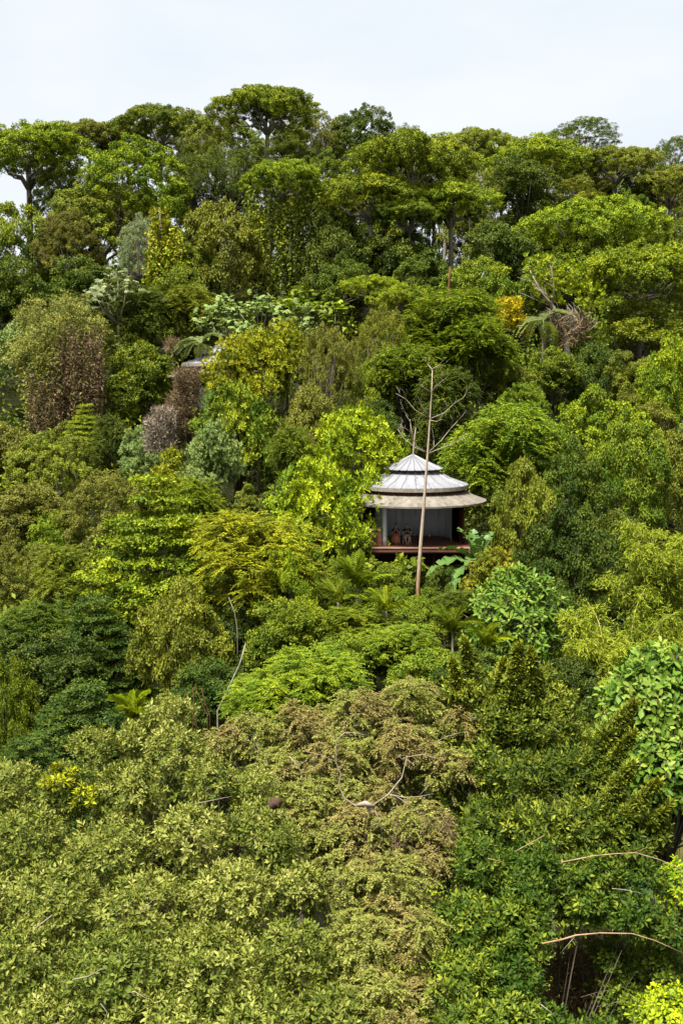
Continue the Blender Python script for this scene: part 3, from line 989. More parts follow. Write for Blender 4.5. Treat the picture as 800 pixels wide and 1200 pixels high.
# star-leaved grove (cecropia-like): pale limbs, big lobed leaves
def star_tree(u, vt, vb, w, Y, pal, label, nleaf=46, size=.95, seed=0, trunk_v=None, bark=BARK_P):
    rng = np.random.default_rng(900 + seed)
    top, bot = at(u, vt, Y), at(u, vb, Y)
    rx = (at(u + w / 2, vt, Y) - top).x
    H = top.z - bot.z
    g = ground1(top.x, Y)
    o = thing("star_leaved_tree", (top.x, Y, g), label, "tree", "star-leaved trees with pale limbs", 0)
    zf = bot.z - g - .15 * H
    mb = MB()
    mb.tube([(0, 0, -.3), (.05 * rx, 0, zf * .5), (0, 0, zf)], [.045 * rx + .05, .035 * rx + .04, .03 * rx + .03], 7)
    mb.build("trunk", bark, o, True)
    lm = MB()
    tips = []
    nb = 7
    for i in range(nb):
        t = 6.28 * i / nb + rng.uniform(-.4, .4)
        r = rx * rng.uniform(.5, .95) if i else .1
        e = np.array([r * math.cos(t), r * math.sin(t), bot.z - g + H * rng.uniform(.35, .8) * (1.25 - .5 * r / rx)])
        m = np.array([e[0] * .6, e[1] * .6, zf + (e[2] - zf) * .42])
        lm.tube([(0, 0, zf - .1), m, e], [.016 * rx + .03, .012 * rx + .02, .006 * rx + .010], 5)
        tips.append(e)
    lm.build("branch_fork", bark, o, True)
    C = np.array([tips[i % nb] for i in range(nleaf)]) + rng.normal(0, .16 * rx, (nleaf, 3)) * np.array([1, 1, .6])
    ax = unit(np.stack([rng.normal(0, .6, nleaf), rng.normal(0, .6, nleaf) - .15, np.ones(nleaf)], 1))
    D = np.stack([rng.normal(size=nleaf), rng.normal(size=nleaf), np.full(nleaf, -.15)], 1)
    size *= .8
    Ls = size * rng.uniform(.7, 1.2, nleaf)
    q = rng.integers(0, 3, nleaf)
    for j in range(3):
        ii = q == j
        leaf_objs(o, (C[ii], D[ii], ax[ii], Ls[ii], Ls[ii]), STARLEAF[j], PAL[pal])
    l2 = Leaves("pm")
    n2 = nleaf * 5
    C2 = np.array([tips[i % nb] for i in range(n2)]) + rng.normal(0, .24 * rx, (n2, 3)) * np.array([1, 1, .6]) - [0, 0, .1 * rx]
    l2.add(C2, rng.normal(size=(n2, 3)) * [1, 1, .3], unit(np.array([0, -.1, 1]) + .5 * rng.normal(size=(n2, 3))), size * rng.uniform(.6, 1.1, n2), size * rng.uniform(.6, 1.1, n2), rng.uniform(.2, .7, n2))
    part("crown", l2.mesh("crown"), PAL[pal], o, None, "stuff")
    return o


star_tree(137, 318, 372, 84, 112, "silver", "pale grey star-leaved tree on a forked whitish trunk", 40, 1.25, 1)
star_tree(262, 346, 392, 56, 108, "pale", "star-leaved tree nearest the feather palm in the pale grove", 34, 1.15, 2)
star_tree(306, 342, 384, 60, 107, "pale", "star-leaved tree in the middle of the pale grove above the golden trees", 36, 1.15, 3)
star_tree(350, 352, 392, 60, 105, "pale", "star-leaved tree behind the grey-brown twiggy tree", 34, 1.1, 4)
star_tree(392, 348, 386, 56, 106, "fresh", "greener star-leaved tree at the far end of the pale grove", 32, 1.1, 5)
star_tree(286, 362, 404, 50, 102, "pale", "lower star-leaved tree right above the golden trees", 30, 1.05, 6)
star_tree(340, 338, 372, 50, 110, "fresh", "small star-leaved tree highest in the pale grove", 28, 1.05, 7)
star_tree(74, 352, 384, 44, 112, "pale", "small star-leaved tree on top of the vine-smothered tree", 26, .95, 8)
star_tree(434, 646, 676, 46, 68.5, "mid", "low umbrella-leaved plant just under the hut's deck", 26, .62, 9)
star_tree(352, 330, 366, 46, 114, "mid", "shaded star-leaved tree under the dark forest edge", 26, 1.05, 10)

# ------------------------------------------------------------------ palms, banana, bamboo
def frond_mesh(seed, ln=1.0, n=26, lf=.30, droop=.55, w=.055, tint=.5, vee=.25, up=.55):
    """one feather frond growing along +x, arching up then down, with paired leaflets"""
    rng = np.random.default_rng(seed)
    s = np.linspace(0, 1, n)
    rx = ln * (s - .12 * s ** 2)
    rz = ln * (up * s - droop * 1.35 * s ** 2)
    mid = np.stack([rx, 0 * s, rz], 1)
    V, F, T = [], [], []
    for i in range(n - 1):                      # rachis as a thin three-sided bar
        r = .012 * ln * (1 - .75 * s[i])
        r2 = .012 * ln * (1 - .75 * s[i + 1])
        b = len(V)
        for p, q in ((mid[i], r), (mid[i + 1], r2)):
            V += [p + [0, q, 0], p + [0, -q, 0], p + [0, 0, -1.5 * q]]
        F += [(b, b + 1, b + 4), (b, b + 4, b + 3), (b + 1, b + 2, b + 5), (b + 1, b + 5, b + 4), (b + 2, b, b + 3), (b + 2, b + 3, b + 5)]
        T += [.8] * 6
    for i in range(3, n):
        L_ = lf * ln * (math.sin(math.pi * (.12 + .83 * s[i])) ** .7) * rng.uniform(.85, 1.1)
        for sg in (-1, 1):
            d = unit(np.array([.55 + .3 * s[i], sg * 1.0, vee - .5 * rng.random()]))
            e = mid[i] + d * L_ - [0, 0, .28 * L_]
            m = mid[i] + d * L_ * .5
            t = np.array([w * ln * .5, 0, .2 * w * ln])
            b = len(V)
            V += [mid[i], m + t, e, m - t]
            F += [(b, b + 1, b + 2), (b, b + 2, b + 3)]
            T += [tint + rng.normal(0, .1)] * 4
    return np_mesh("frond", np.array(V), np.array(F), np.array(T))


def palm(name, u, v, Y, label, pal, nf, ln, trunk, el=(0.1, 1.2), seed=0, cat="palm", bark=BARK, **kw):
    rng = np.random.default_rng(seed + 300)
    c = at(u, v, Y)
    g = ground1(c.x, Y)
    h = max(c.z - g, .1)
    o = thing(name, (c.x, Y, g), label, cat, None)
    if trunk:
        mb = MB()
        mb.tube([(0, 0, -.3), (.04, 0, h * .5), (0, 0, h)], [trunk * 1.2, trunk * .9, trunk * .8], 8)
        mb.build("trunk", bark, o, True)
    ms = [frond_mesh(seed * 10 + k, 1.0, tint=.35 + .15 * k, **kw) for k in range(3)]
    for i in range(nf):
        f = part("frond", ms[i % 3], PAL[pal], o)
        f.location = (0, 0, h)
        e = el[0] + (el[1] - el[0]) * ((i * .618) % 1)
        f.rotation_euler = (rng.normal(0, .12), -e, i * 2.4 + rng.normal(0, .2))
        s = ln * rng.uniform(.82, 1.1)
        f.scale = (s, s, s)
    return o


palm("feather_palm", 236, 404, 99, "pale feather palm drooping beside the second white roof", "palmgrey", 17, 2.3, .13, (-.5, 1.1), 1, droop=.8)
palm("feather_palm", 636, 378, 110, "grey-green feather palm with a thin pale trunk by the gold tree", "palmgrey", 19, 2.7, .13, (-.8, 1.0), 2, bark=BARK_P, droop=.85)
palm("spiky_palm", 419, 690, 60, "bright green spiky palm on the bank under the hut", "fresh", 24, 2.3, .1, (.3, 1.4), 3, n=18, lf=.20, droop=.35, w=.05)
palm("spiky_palm", 396, 706, 58.5, "narrow drooping palm next to the bright spiky palm", "mid", 15, 1.8, .08, (.3, 1.3), 4, n=18, lf=.22, w=.05)
palm("spiky_palm", 452, 716, 57, "low pale green palm on the bank below the pole tree", "yg", 16, 1.6, .08, (.3, 1.3), 5, n=18, lf=.22)
palm("feather_palm", 530, 744, 51.5, "fan-like palm with broad upright leaflets before the broad-leaved bush", "mid", 12, 1.7, .06, (.55, 1.35), 7, lf=.26, w=.08)
palm("feather_palm", 570, 760, 50.5, "yellowing fan-like palm just above the shoot-tipped tree", "yg", 10, 1.5, .06, (.55, 1.35), 8, lf=.26, w=.08)
palm("feather_palm", 158, 846, 34.4, "lime-green palm fronds behind the grey-olive tree's tip", "lime", 11, 1.25, .04, (.6, 1.35), 10, lf=.28, w=.09, bark=BARK_D)
palm("feather_palm", 486, 668, 68.0, "dark young palm growing against the hut's deck beside the pole tree", "mid", 11, 1.2, .06, (.2, 1.1), 12, lf=.3, w=.09)


def banana_leaf(seed, fold=.3, droop=.7, n=15):
    """long blade along +x with a stout midrib, split here and there along the veins"""
    rng = np.random.default_rng(seed)
    V, F, T = [], [], []
    s = np.linspace(0, 1, n)
    mid = np.stack([s - .10 * s ** 2, 0 * s, .30 * s - droop * s ** 2.2], 1)
    hw = .17 * np.sin(np.pi * np.clip(s * .93 + .05, 0, 1)) ** .55
    for sg in (-1, 1):
        for i in range(2, n - 1):
            cut = rng.random() < .55
            a, b_ = mid[i], mid[i + 1]
            sh = .06 * rng.random() if cut else 0
            k = len(V)
            o1 = a + np.array([.03, sg * hw[i], fold * hw[i] - sh])
            o2 = b_ + np.array([.03 - (.02 if cut else 0), sg * hw[i + 1] * (1 if not cut else .93), fold * hw[i + 1] - sh - (.03 if cut else 0)])
            V += [a, b_, o2, o1]
            F += [(k, k + 1, k + 2), (k, k + 2, k + 3)]
            T += [.55, .55, .35 + .3 * rng.random(), .4]
    for i in range(n - 1):
        r, r2 = .013 * (1 - .8 * s[i]), .013 * (1 - .8 * s[i + 1])
        k = len(V)
        for p, q in ((mid[i], r), (mid[i + 1], r2)):
            V += [p + [0, q, .004], p + [0, -q, .004], p + [0, 0, -1.6 * q]]
        F += [(k, k + 1, k + 4), (k, k + 4, k + 3), (k + 1, k + 2, k + 5), (k + 1, k + 5, k + 4), (k + 2, k, k + 3), (k + 2, k + 3, k + 5)]
        T += [.98] * 6
    return np_mesh("leaf", np.array(V), np.array(F), np.array(T))


def banana():
    Y = 68.3
    c = at(556, 668, Y)
    g = ground1(c.x, Y)
    o = thing("banana_plant", (c.x, Y, g), "big banana plant with long torn leaves at the hut's deck", "banana plant")
    h = c.z - g
    mb = MB()
    mb.tube([(0, 0, -.2), (0, 0, h * .5), (0, 0, h + .35)], [.17, .14, .09], 9)
    mb.build("stem", plain_mat("banana_stem", (.11, .13, .05), (.22, .2, .1), 5, .6, (1, 1, .2)), o, True)
    ms = [banana_leaf(i, droop=d) for i, d in enumerate((.35, .62, .8))]
    # azimuth (0 = toward +X, -90 = toward camera), elevation, length, which blade
    for az, el, ln, k in ((178, 44, 2.7, 1), (205, 22, 3.3, 2), (228, 6, 3.2, 2), (150, 66, 2.9, 0), (95, 72, 2.6, 0), (285, 62, 2.4, 1), (20, 62, 2.7, 0), (-25, 38, 2.2, 1),
                          (250, 40, 2.0, 2), (60, 45, 2.3, 1), (335, 74, 2.6, 0)):
        f = part("leaf", ms[k], PAL["banana"], o)
        f.location = (0, 0, h + .25)
        f.rotation_euler = (R(random.Random(az).uniform(-25, 25)), -R(el), R(az))
        f.scale = (ln, ln * 1.1, ln)


banana()


def bamboo(u, vt, vb, w, Y, label, seed, culms=12, group="bamboo clumps", lean=0.0):
    rng = np.random.default_rng(seed + 500)
    top, bot = at(u, vt, Y), at(u, vb, Y)
    rx = (at(u + w / 2, vt, Y) - top).x
    g = ground1(top.x, Y)
    H = top.z - g
    o = thing("bamboo_clump", (top.x, Y, g), label, "bamboo", group)
    cul = plain_mat("bamboo_culm", (.25, .22, .05), (.42, .33, .10), 3, .5)
    lv = Leaves("rh")
    for i in range(culms):
        t = 6.28 * i / culms + rng.uniform(-.3, .3)
        out = rx * rng.uniform(.35, .95)
        hh = H * rng.uniform(.72, 1.0) * (1.0 - .25 * (out / rx) ** 2)
        s = np.linspace(0, 1, 12)
        r = .15 + out * s ** 2.3
        z = hh * (1.10 * s - .10 * s ** 4) - .16 * hh * np.clip(s - .75, 0, 1) ** 1.5 * 4
        pts = np.stack([r * math.cos(t) + lean * s ** 2, r * math.sin(t), z], 1)
        mb = MB()
        mb.tube([tuple(p) for p in pts], [.055 * (1 - .85 * a) for a in s], 5)
        mb.build("culm", cul, o, True)
        # leafy side sprays hang from the nodes
        zb = (bot.z - g) / hh
        m = 100
        q = np.clip(rng.uniform(min(.55, max(.10, zb - .25)), 1.0, m), 0, 1)
        P0 = np.stack([np.interp(q, s, pts[:, k]) for k in range(3)], 1)
        a = rng.uniform(0, 6.28, m)
        d = np.stack([np.cos(a) + .5 * math.cos(t), np.sin(a) + .5 * math.sin(t), rng.uniform(.1, .7, m)], 1)
        d = unit(d)
        ln = rng.uniform(.5, 1.25, m)
        nl = 22
        f = np.linspace(.12, 1, nl)[None, :, None]
        Q = P0[:, None] + d[:, None] * ln[:, None, None] * f - np.array([0, 0, .62]) * ln[:, None, None] * f ** 2 + rng.normal(0, .05, (m, nl, 3))
        D = .55 * d[:, None] + np.array([0, 0, -.55]) + .5 * rng.normal(size=(m, nl, 3))
        N = np.array([0, -.2, .8]) + .45 * rng.normal(size=(m, nl, 3))
        T = .45 + rng.normal(0, .10) + rng.normal(0, .12, (m, 1)) + rng.normal(0, .10, (m, nl))
        L_ = .29 * rng.uniform(.6, 1.2, (m, nl))
        lv.add(Q.reshape(-1, 3), D.reshape(-1, 3), N.reshape(-1, 3), L_.ravel(), L_.ravel() * .18, T.ravel())
    part("crown", lv.mesh("crown"), PAL["bamboo"], o)


bamboo(728, 648, 800, 160, 55, "bamboo plume bulging toward the broad-leaved bush", 1, 22)
bamboo(724, 736, 850, 120, 48.5, "lowest bamboo plume, drooping behind the big-leaved tree", 2, 12)
bamboo(774, 560, 760, 130, 59, "tallest bamboo clump with a yellow culm above its plumes", 3, 18)
bamboo(806, 690, 830, 100, 50, "bamboo clump cut by the picture's edge above the big-leaved tree", 4, 11)


# ------------------------------------------------------------------ vines, dry brush
def strands(rng, C, drop, step, L_, wr, jit=.06, T0=.45):
    """leafy strands hanging from the points C"""
    lv = []
    for c, dp in zip(C, drop):
        n = max(4, int(dp / step))
        s = np.linspace(0, 1, n)
        P = c + np.stack([jit * np.cumsum(rng.normal(0, .5, n)) * .5, jit * np.cumsum(rng.normal(0, .5, n)) * .5, -dp * s], 1) + rng.normal(0, jit, (n, 3))
        D = rng.normal(size=(n, 3)) * [.8, .8, .4] + [0, 0, -.6]
        N = rng.normal(size=(n, 3)) * .6 + [0, -.6, .5]
        Ls = L_ * rng.uniform(.6, 1.3, n)
        lv.append((P, D, N, Ls, Ls * wr, T0 + rng.normal(0, .08) + rng.normal(0, .12, n)))
    return [np.concatenate([x[i] for x in lv]) for i in range(6)]


def twigs(rng, C, Rr, n, L_, wr, updir=(0, -.2, .3)):
    """dry twigs radiating from the points C"""
    k = len(C)
    d = unit(rng.normal(size=(k, n, 3)) + np.array(updir))
    P = C[:, None] + d * (Rr[:, None, None] * rng.random((k, n, 1)))
    D = d + .5 * rng.normal(size=(k, n, 3))
    N = rng.normal(size=(k, n, 3))
    Ls = L_ * rng.uniform(.5, 1.3, (k, n))
    return (P.reshape(-1, 3), D.reshape(-1, 3), N.reshape(-1, 3), Ls.ravel(), Ls.ravel() * wr, (.45 + rng.normal(0, .15, (k, 1)) + rng.normal(0, .12, (k, n))).ravel())


def box_pts(rng, u0, v0, u1, v1, Y, n, org, depth=1.5):
    """n places spread over a patch of the photo at distance Y, relative to org"""
    P = np.array([at(u, v, Y + d) for u, v, d in zip(rng.uniform(u0, u1, n), rng.uniform(v0, v1, n), rng.uniform(-depth, depth, n))])
    return P - np.array(org)


def vine_column():
    rng = np.random.default_rng(41)
    Y = 128
    c = at(192, 345, Y)
    o = thing("vine_covered_trunk", (c.x, Y, ground1(c.x, Y)), "tall dead trunk smothered in yellow-green vines below the puffy crown", "tree")
    top = at(187, 243, Y)
    mb = MB()
    b = Vector(o.location)
    mb.tube([(0, 0, -.3), (top - b) * .5, top - b], [.4, .25, .08], 8)
    mb.build("trunk", BARK_D, o, True)
    lv = Leaves("rh")
    C = box_pts(rng, 176, 243, 199, 272, Y, 60, b, 1.2)
    lv.add(*rosettes(rng, C, unit(rng.normal(size=C.shape) + [0, -.3, .6]), 14, .42, .55))
    C = box_pts(rng, 174, 262, 214, 300, Y, 130, b, 1.2)
    lv.add(*strands(rng, C, rng.uniform(2, 6, len(C)), .12, .36, .6, .16, .58))
    C = box_pts(rng, 172, 300, 216, 336, Y, 120, b, 1.5)
    lv.add(*strands(rng, C, rng.uniform(1.5, 4, len(C)), .12, .36, .6, .18, .5))
    part("vine", lv.mesh("vine"), PAL["golden"], o)
    C = box_pts(rng, 168, 296, 222, 352, Y - .6, 90, b, 1.5)
    l2 = Leaves("rh").add(*rosettes(rng, C, unit(rng.normal(size=C.shape) + [0, -.3, .6]), 14, .42, .55))
    part("creeper", l2.mesh("creeper"), PAL["fresh"], o)


vine_column()


def draped_tree():
    o = tree("U", 330, 188, 262, 104, 139, "yg", "vine-draped flat-topped tree with curtains of leaves to the slope", UPPER, name="vine_draped_tree", var=1)
    rng = np.random.default_rng(42)
    C = box_pts(rng, 284, 215, 376, 250, 138, 150, o.location, 3)
    lv = Leaves("rh").add(*strands(rng, C, rng.uniform(3, 10.5, len(C)), .13, .36, .58, .14, .42))
    part("vine", lv.mesh("vine"), PAL["mid"], o)
    C = box_pts(rng, 296, 230, 350, 262, 136.5, 26, o.location, 2)
    l2 = Leaves("rh").add(*strands(rng, C, rng.uniform(3, 8, len(C)), .13, .33, .58, .10, .42))
    part("creeper", l2.mesh("creeper"), PAL["golden"], o)


draped_tree()


def smothered_tree():
    o = tree("L", 66, 346, 462, 122, 106, "bronzegreen", "wide pale tree smothered by a hanging brown curtain of dead vines", UPPER, name="vine_draped_tree")
    rng = np.random.default_rng(43)
    C = box_pts(rng, 18, 362, 118, 440, 103.4, 120, o.location, 2.5)
    lv = Leaves("rh").add(*strands(rng, C, rng.uniform(2, 6, len(C)), .10, .32, .45, .12, .5))
    part("vine", lv.mesh("vine"), PAL["bronze"], o)
    C = np.concatenate([box_pts(rng, 62, 378, 118, 420, 102.2, 110, o.location, 1.5), box_pts(rng, 24, 430, 108, 470, 102.0, 90, o.location, 1.5)])
    l2 = Leaves("rh").add(*strands(rng, C, rng.uniform(2.5, 7.5, len(C)), .075, .42, .10, .10, .45))
    l2.add(*strands(rng, C[::2], rng.uniform(2.5, 7, len(C[::2])), .12, .26, .5, .12, .3))
    part("dead_vine", l2.mesh("dead_vine"), PAL["dry"], o)


smothered_tree()


def dry_mound(name, label, boxes, Y, pal, cat, L_, seed, core=None):
    rng = np.random.default_rng(seed)
    u0, v0, u1, v1 = boxes[0][:4]
    c = at((u0 + u1) / 2, v1, Y)
    o = thing(name, (c.x, Y, min(ground1(c.x, Y), c.z)), label, cat)
    lv = Leaves("rh")
    for (a, b, c2, d, n) in boxes:
        C = box_pts(rng, a, b, c2, d, Y, n, o.location, 1.2)
        lv.add(*twigs(rng, C, np.full(len(C), L_ * 1.0), 40, L_ * .8, .04))
        lv.add(*twigs(rng, C, np.full(len(C), L_ * 1.0), 10, L_ * .35, .5))
    part("dry_brush", lv.mesh("dry_brush"), PAL[pal], o)
    g = ground1(c.x, Y)
    mb = MB()
    p = Vector(o.location)
    t = at((u0 + u1) / 2, v0 + 4, Y) - p
    mb.tube([(0, 0, g - p.z - .3), t * .5, t], [.14, .10, .03], 6)
    mb.build("stem", BARK_D, o, True)
    return o


dry_mound("dead_shrub", "tall heap of dark brown dead foliage below the second roof", [(206, 434, 232, 462, 190), (196, 462, 234, 505, 330), (200, 495, 232, 524, 130)], 88, "dry", "dead shrub", .34, 1)
dry_mound("dead_shrub", "bushy heap of pale grey dry twigs against the brown dead foliage", [(180, 480, 204, 496, 60), (172, 490, 204, 528, 190)], 86.5, "drygrey", "dead shrub", .40, 2)
dry_mound("dead_shrub", "small clump of brown dead leaves beside the feather palm", [(194, 398, 212, 412, 60)], 101, "dry", "dead shrub", .32, 3)


def leafy_cluster(name, label, patches, Y, pal, cat, L_, seed, group=None, trunk=BARK_D, nl=12, wr=.5):
    """a plant of leaf stars over patches of the photo"""
    rng = np.random.default_rng(seed)
    u0, v0, u1, v1 = patches[0][:4]
    c = at((u0 + u1) / 2, v1, Y)
    g = ground1(c.x, Y)
    o = thing(name, (c.x, Y, min(g, c.z)), label, cat, group)
    p = Vector(o.location)
    lv = Leaves("rh")
    for (a, b, c2, d, n) in patches:
        C = box_pts(rng, a, b, c2, d, Y, n, o.location, .03 * Y * .5)
        lv.add(*rosettes(rng, C, unit(rng.normal(size=C.shape) * .8 + [0, -.1, .7]), nl, L_, wr))
    part("crown", lv.mesh("crown"), PAL[pal], o)
    mb = MB()
    t = at((u0 + u1) / 2, (v0 + v1) / 2, Y) - p
    mb.tube([(0, 0, -.3), t * .5 + Vector((.1, 0, 0)), t], [.12, .09, .03], 6)
    for i in range(6):
        e = Vector(C[i % len(C)])
        mb.tube([t * .55, (t * .6 + e) / 2, e], [.05, .035, .012], 5)
    mb.build("trunk", trunk, o, True)
    return o


leafy_cluster("flowering_tree", "golden yellow flowering tree beside the grey feather palm", [(582, 350, 610, 374, 95), (576, 372, 618, 384, 70), (602, 380, 624, 393, 40)], 112, "gold", "tree", .40, 5, nl=14)
leafy_cluster("flowering_shrub", "orange-yellow shrub low beneath the grey feather palm", [(628, 431, 660, 442, 60)], 106, "gold", "shrub", .32, 6, nl=12)
leafy_cluster("broadleaf_shrub", "leafy young shrub whose leaves touch the hut's deck at the pole tree", [(466, 652, 480, 684, 26), (478, 658, 500, 690, 30)], 68.2, "fresh", "shrub", .42, 8, nl=9, wr=.6)


def bleached_tree():
    Y = 111
    rng = np.random.default_rng(51)
    c = at(664, 420, Y)
    o = thing("half_dead_tree", (c.x, Y, ground1(c.x, Y)), "half-dead tree with a tangle of bleached branches and yellow vine leaves", "tree")
    p = Vector(o.location)
    mb = MB()
    q = lambda u, v, d=0: at(u, v, Y + d) - p
    mb.tube([(0, 0, -.3), q(664, 410), q(660, 388), q(648, 360), q(630, 336), q(618, 312)], [.4, .34, .28, .2, .12, .05], 7)
    mb.build("trunk", BARK, o, True)
    b = MB()
    for i in range(60):
        u, v = rng.uniform(640, 692), rng.uniform(366, 398)
        a = q(u, v, rng.uniform(-1.5, 1.5))
        e = a + Vector((rng.uniform(-.8, 1.2), rng.uniform(-.8, .8), rng.uniform(.4, 1.7)))
        b.tube([q(662, 392), a, (a + e) / 2 + Vector((.15, 0, .1)), e], [.06, .04, .028, .01], 4)
    for i in range(16):
        a = q(rng.uniform(620, 650), rng.uniform(318, 350), rng.uniform(-1, 1))
        b.tube([q(648, 360), a, a + Vector((rng.uniform(-1.5, .6), 0, rng.uniform(.3, 1.6)))], [.05, .03, .01], 4)
    b.build("branch_fork", BARK_P, o, True)
    C = np.concatenate([box_pts(rng, 642, 372, 690, 402, Y, 60, p, 1.6)])
    part("dry_brush", Leaves("rh").add(*twigs(rng, C, np.full(len(C), .6), 26, .6, .10)).mesh("dry_brush"), PAL["dry"], o)
    C = np.concatenate([box_pts(rng, 614, 298, 650, 330, Y + .5, 60, p, 1.5), box_pts(rng, 648, 306, 690, 345, Y + 1.5, 110, p, 2), box_pts(rng, 676, 330, 708, 366, Y, 70, p, 1.5),
                        box_pts(rng, 622, 330, 660, 356, Y + 1, 50, p, 1.5)])
    part("crown", Leaves("rh").add(*rosettes(rng, C, unit(rng.normal(size=C.shape) * .8 + [0, -.2, .7]), 14, .36, .5)).mesh("crown"), PAL["lime"], o)
    C = box_pts(rng, 676, 360, 708, 400, Y + 1, 60, p, 1.5)
    part("vine", Leaves("rh").add(*strands(rng, C, rng.uniform(1.5, 4.2, len(C)), .12, .34, .55, .13)).mesh("vine"), PAL["mid"], o)


bleached_tree()


# ------------------------------------------------------------------ bare trees, logs
def bare_tree():
    Y = 66.0
    b = at(489, 696, Y)
    g = min(ground1(b.x, Y), b.z)
    o = thing("bare_pole_tree", (b.x, Y, g), "tall bare pole-like tree with upturned leafless branches before the hut", "tree")
    p = Vector(o.location)
    q = lambda x, y, d=0: at(400 + x / 4, 420 + y / 4, Y + d) - p
    mb = MB()
    mb.tube([(0, 0, -.4), q(358, 1060), q(370, 880), q(385, 690), q(403, 450), q(414, 285), q(422, 160), q(425, 50)],
            [.125, .12, .112, .092, .068, .05, .035, .02], 9)
    mb.build("trunk", BARK_POLE, o, True)
    rng = random.Random(3)
    br = [[(404, 442), (350, 412), (322, 345), (321, 295), (300, 265)], [(404, 444), (345, 418), (290, 372), (262, 330)], [(322, 345), (300, 328), (272, 320)], [(335, 380), (345, 330), (347, 305)],
          [(406, 442), (468, 384), (508, 332), (546, 290)], [(406, 446), (490, 412), (540, 390), (580, 366)], [(432, 420), (432, 380)], [(412, 284), (345, 242), (300, 190), (254, 164)],
          [(300, 190), (305, 165)], [(412, 284), (480, 256), (534, 206)], [(415, 285), (388, 240), (368, 214)], [(534, 206), (570, 185), (588, 150)], [(422, 158), (445, 130), (476, 100)],
          [(420, 162), (390, 140), (364, 120)], [(425, 52), (440, 40), (458, 34)], [(425, 52), (412, 38), (400, 24)], [(414, 290), (445, 296), (470, 285)], [(508, 332), (520, 300), (522, 285)]]
    for pts in br:
        n = len(pts)
        d = rng.uniform(-1.3, 1.3)
        P = [q(x, y, d * i / max(1, n - 1)) for i, (x, y) in enumerate(pts)]
        r0 = .032 if pts[0][0] > 395 and pts[0][0] < 440 else .017
        m = MB()
        m.tube(P, [r0 * (1 - .7 * i / (n - 1)) for i in range(n)], 6)
        for k in range(3 if n > 3 else 2):          # fine dead twigs near the end of the branch
            a = P[-1].lerp(P[-2], rng.uniform(0, .9))
            e = a + (P[-1] - P[-2]).normalized() * rng.uniform(.1, .35) + Vector((rng.uniform(-.3, .3), rng.uniform(-.2, .2), rng.uniform(.1, .5)))
            m.tube([a, a.lerp(e, .5) + Vector((.03, 0, -.02)), e], [.010, .007, .003], 4)
        m.build("branch", BARK_P, o, True)


bare_tree()


def sapling():
    Y = 80.5
    b = at(483, 560, Y)
    g = ground1(b.x, Y)
    o = thing("bare_sapling", (b.x, Y, g), "thin bare sapling rising behind the tip of the pointed roof", "tree")
    p = Vector(o.location)
    q = lambda x, y: at(400 + x / 4, 420 + y / 4, Y) - p
    m = MB()
    m.tube([(0, 0, -.3), q(335, 455), q(342, 370), q(347, 325)], [.10, .08, .06, .03], 7)
    m.build("trunk", BARK_P, o, True)
    m = MB()
    m.tube([q(341, 380), q(328, 340), q(320, 285)], [.04, .03, .015], 5)
    m.build("branch", BARK_P, o, True)


sapling()


def log_piece(name, label, pts, Y, r0, r1, mat, cat="dead tree", group=None, dY=0.0):
    P = [at(u, v, Y + dY * i) for i, (u, v) in enumerate(pts)]
    base = P[0].copy()
    g = ground1(base.x, base.y)
    o = thing(name, (base.x, base.y, min(g, base.z)), label, cat, group)
    p = Vector(o.location)
    n = len(P)
    m = MB()
    Q = [x - p for x in P]
    if Q[0].z > .3:
        Q = [Vector((Q[0].x, Q[0].y + .3, -.3))] + Q
    m.tube(Q, [r0 + (r1 - r0) * i / (len(Q) - 1) for i in range(len(Q))], 8)
    m.build("trunk", mat, o, True)
    return o


log_piece("leaning_log", "grey dead log leaning in the shade above the brown canopy", [(255, 833), (268, 806), (281, 778), (288, 754)], 50, .05, .028, BARK)
log_piece("leaning_snag", "pale thin dead stem inside the golden feathery tree", [(278, 736), (275, 718), (268, 700)], 58.5, .03, .015, BARK_P)
log_piece("rusty_stump", "rust-coloured broken stump on the dark slope above the feathery tree", [(525, 350), (526, 330), (527, 313)], 121, .15, .10, BARK_R, "stump")
STEMS = "rusty bare stems leaning together in the shade"
for k, (a, b, lb) in enumerate((((246, 838), (236, 806), "rusty bare stem, uppermost of the leaning bunch near the grey log"), ((243, 838), (228, 802), "rusty bare stem in the middle of the leaning bunch"),
                                ((230, 838), (226, 806), "most upright rusty stem of the leaning bunch"), ((226, 838), (217, 808), "rusty bare stem farthest from the grey log in the bunch"))):
    log_piece("bare_snag", lb, [a, ((a[0] + b[0]) / 2 - 1, (a[1] + b[1]) / 2), b], 47 - .3 * k, .022, .012, BARK_R, "dead stem", STEMS)


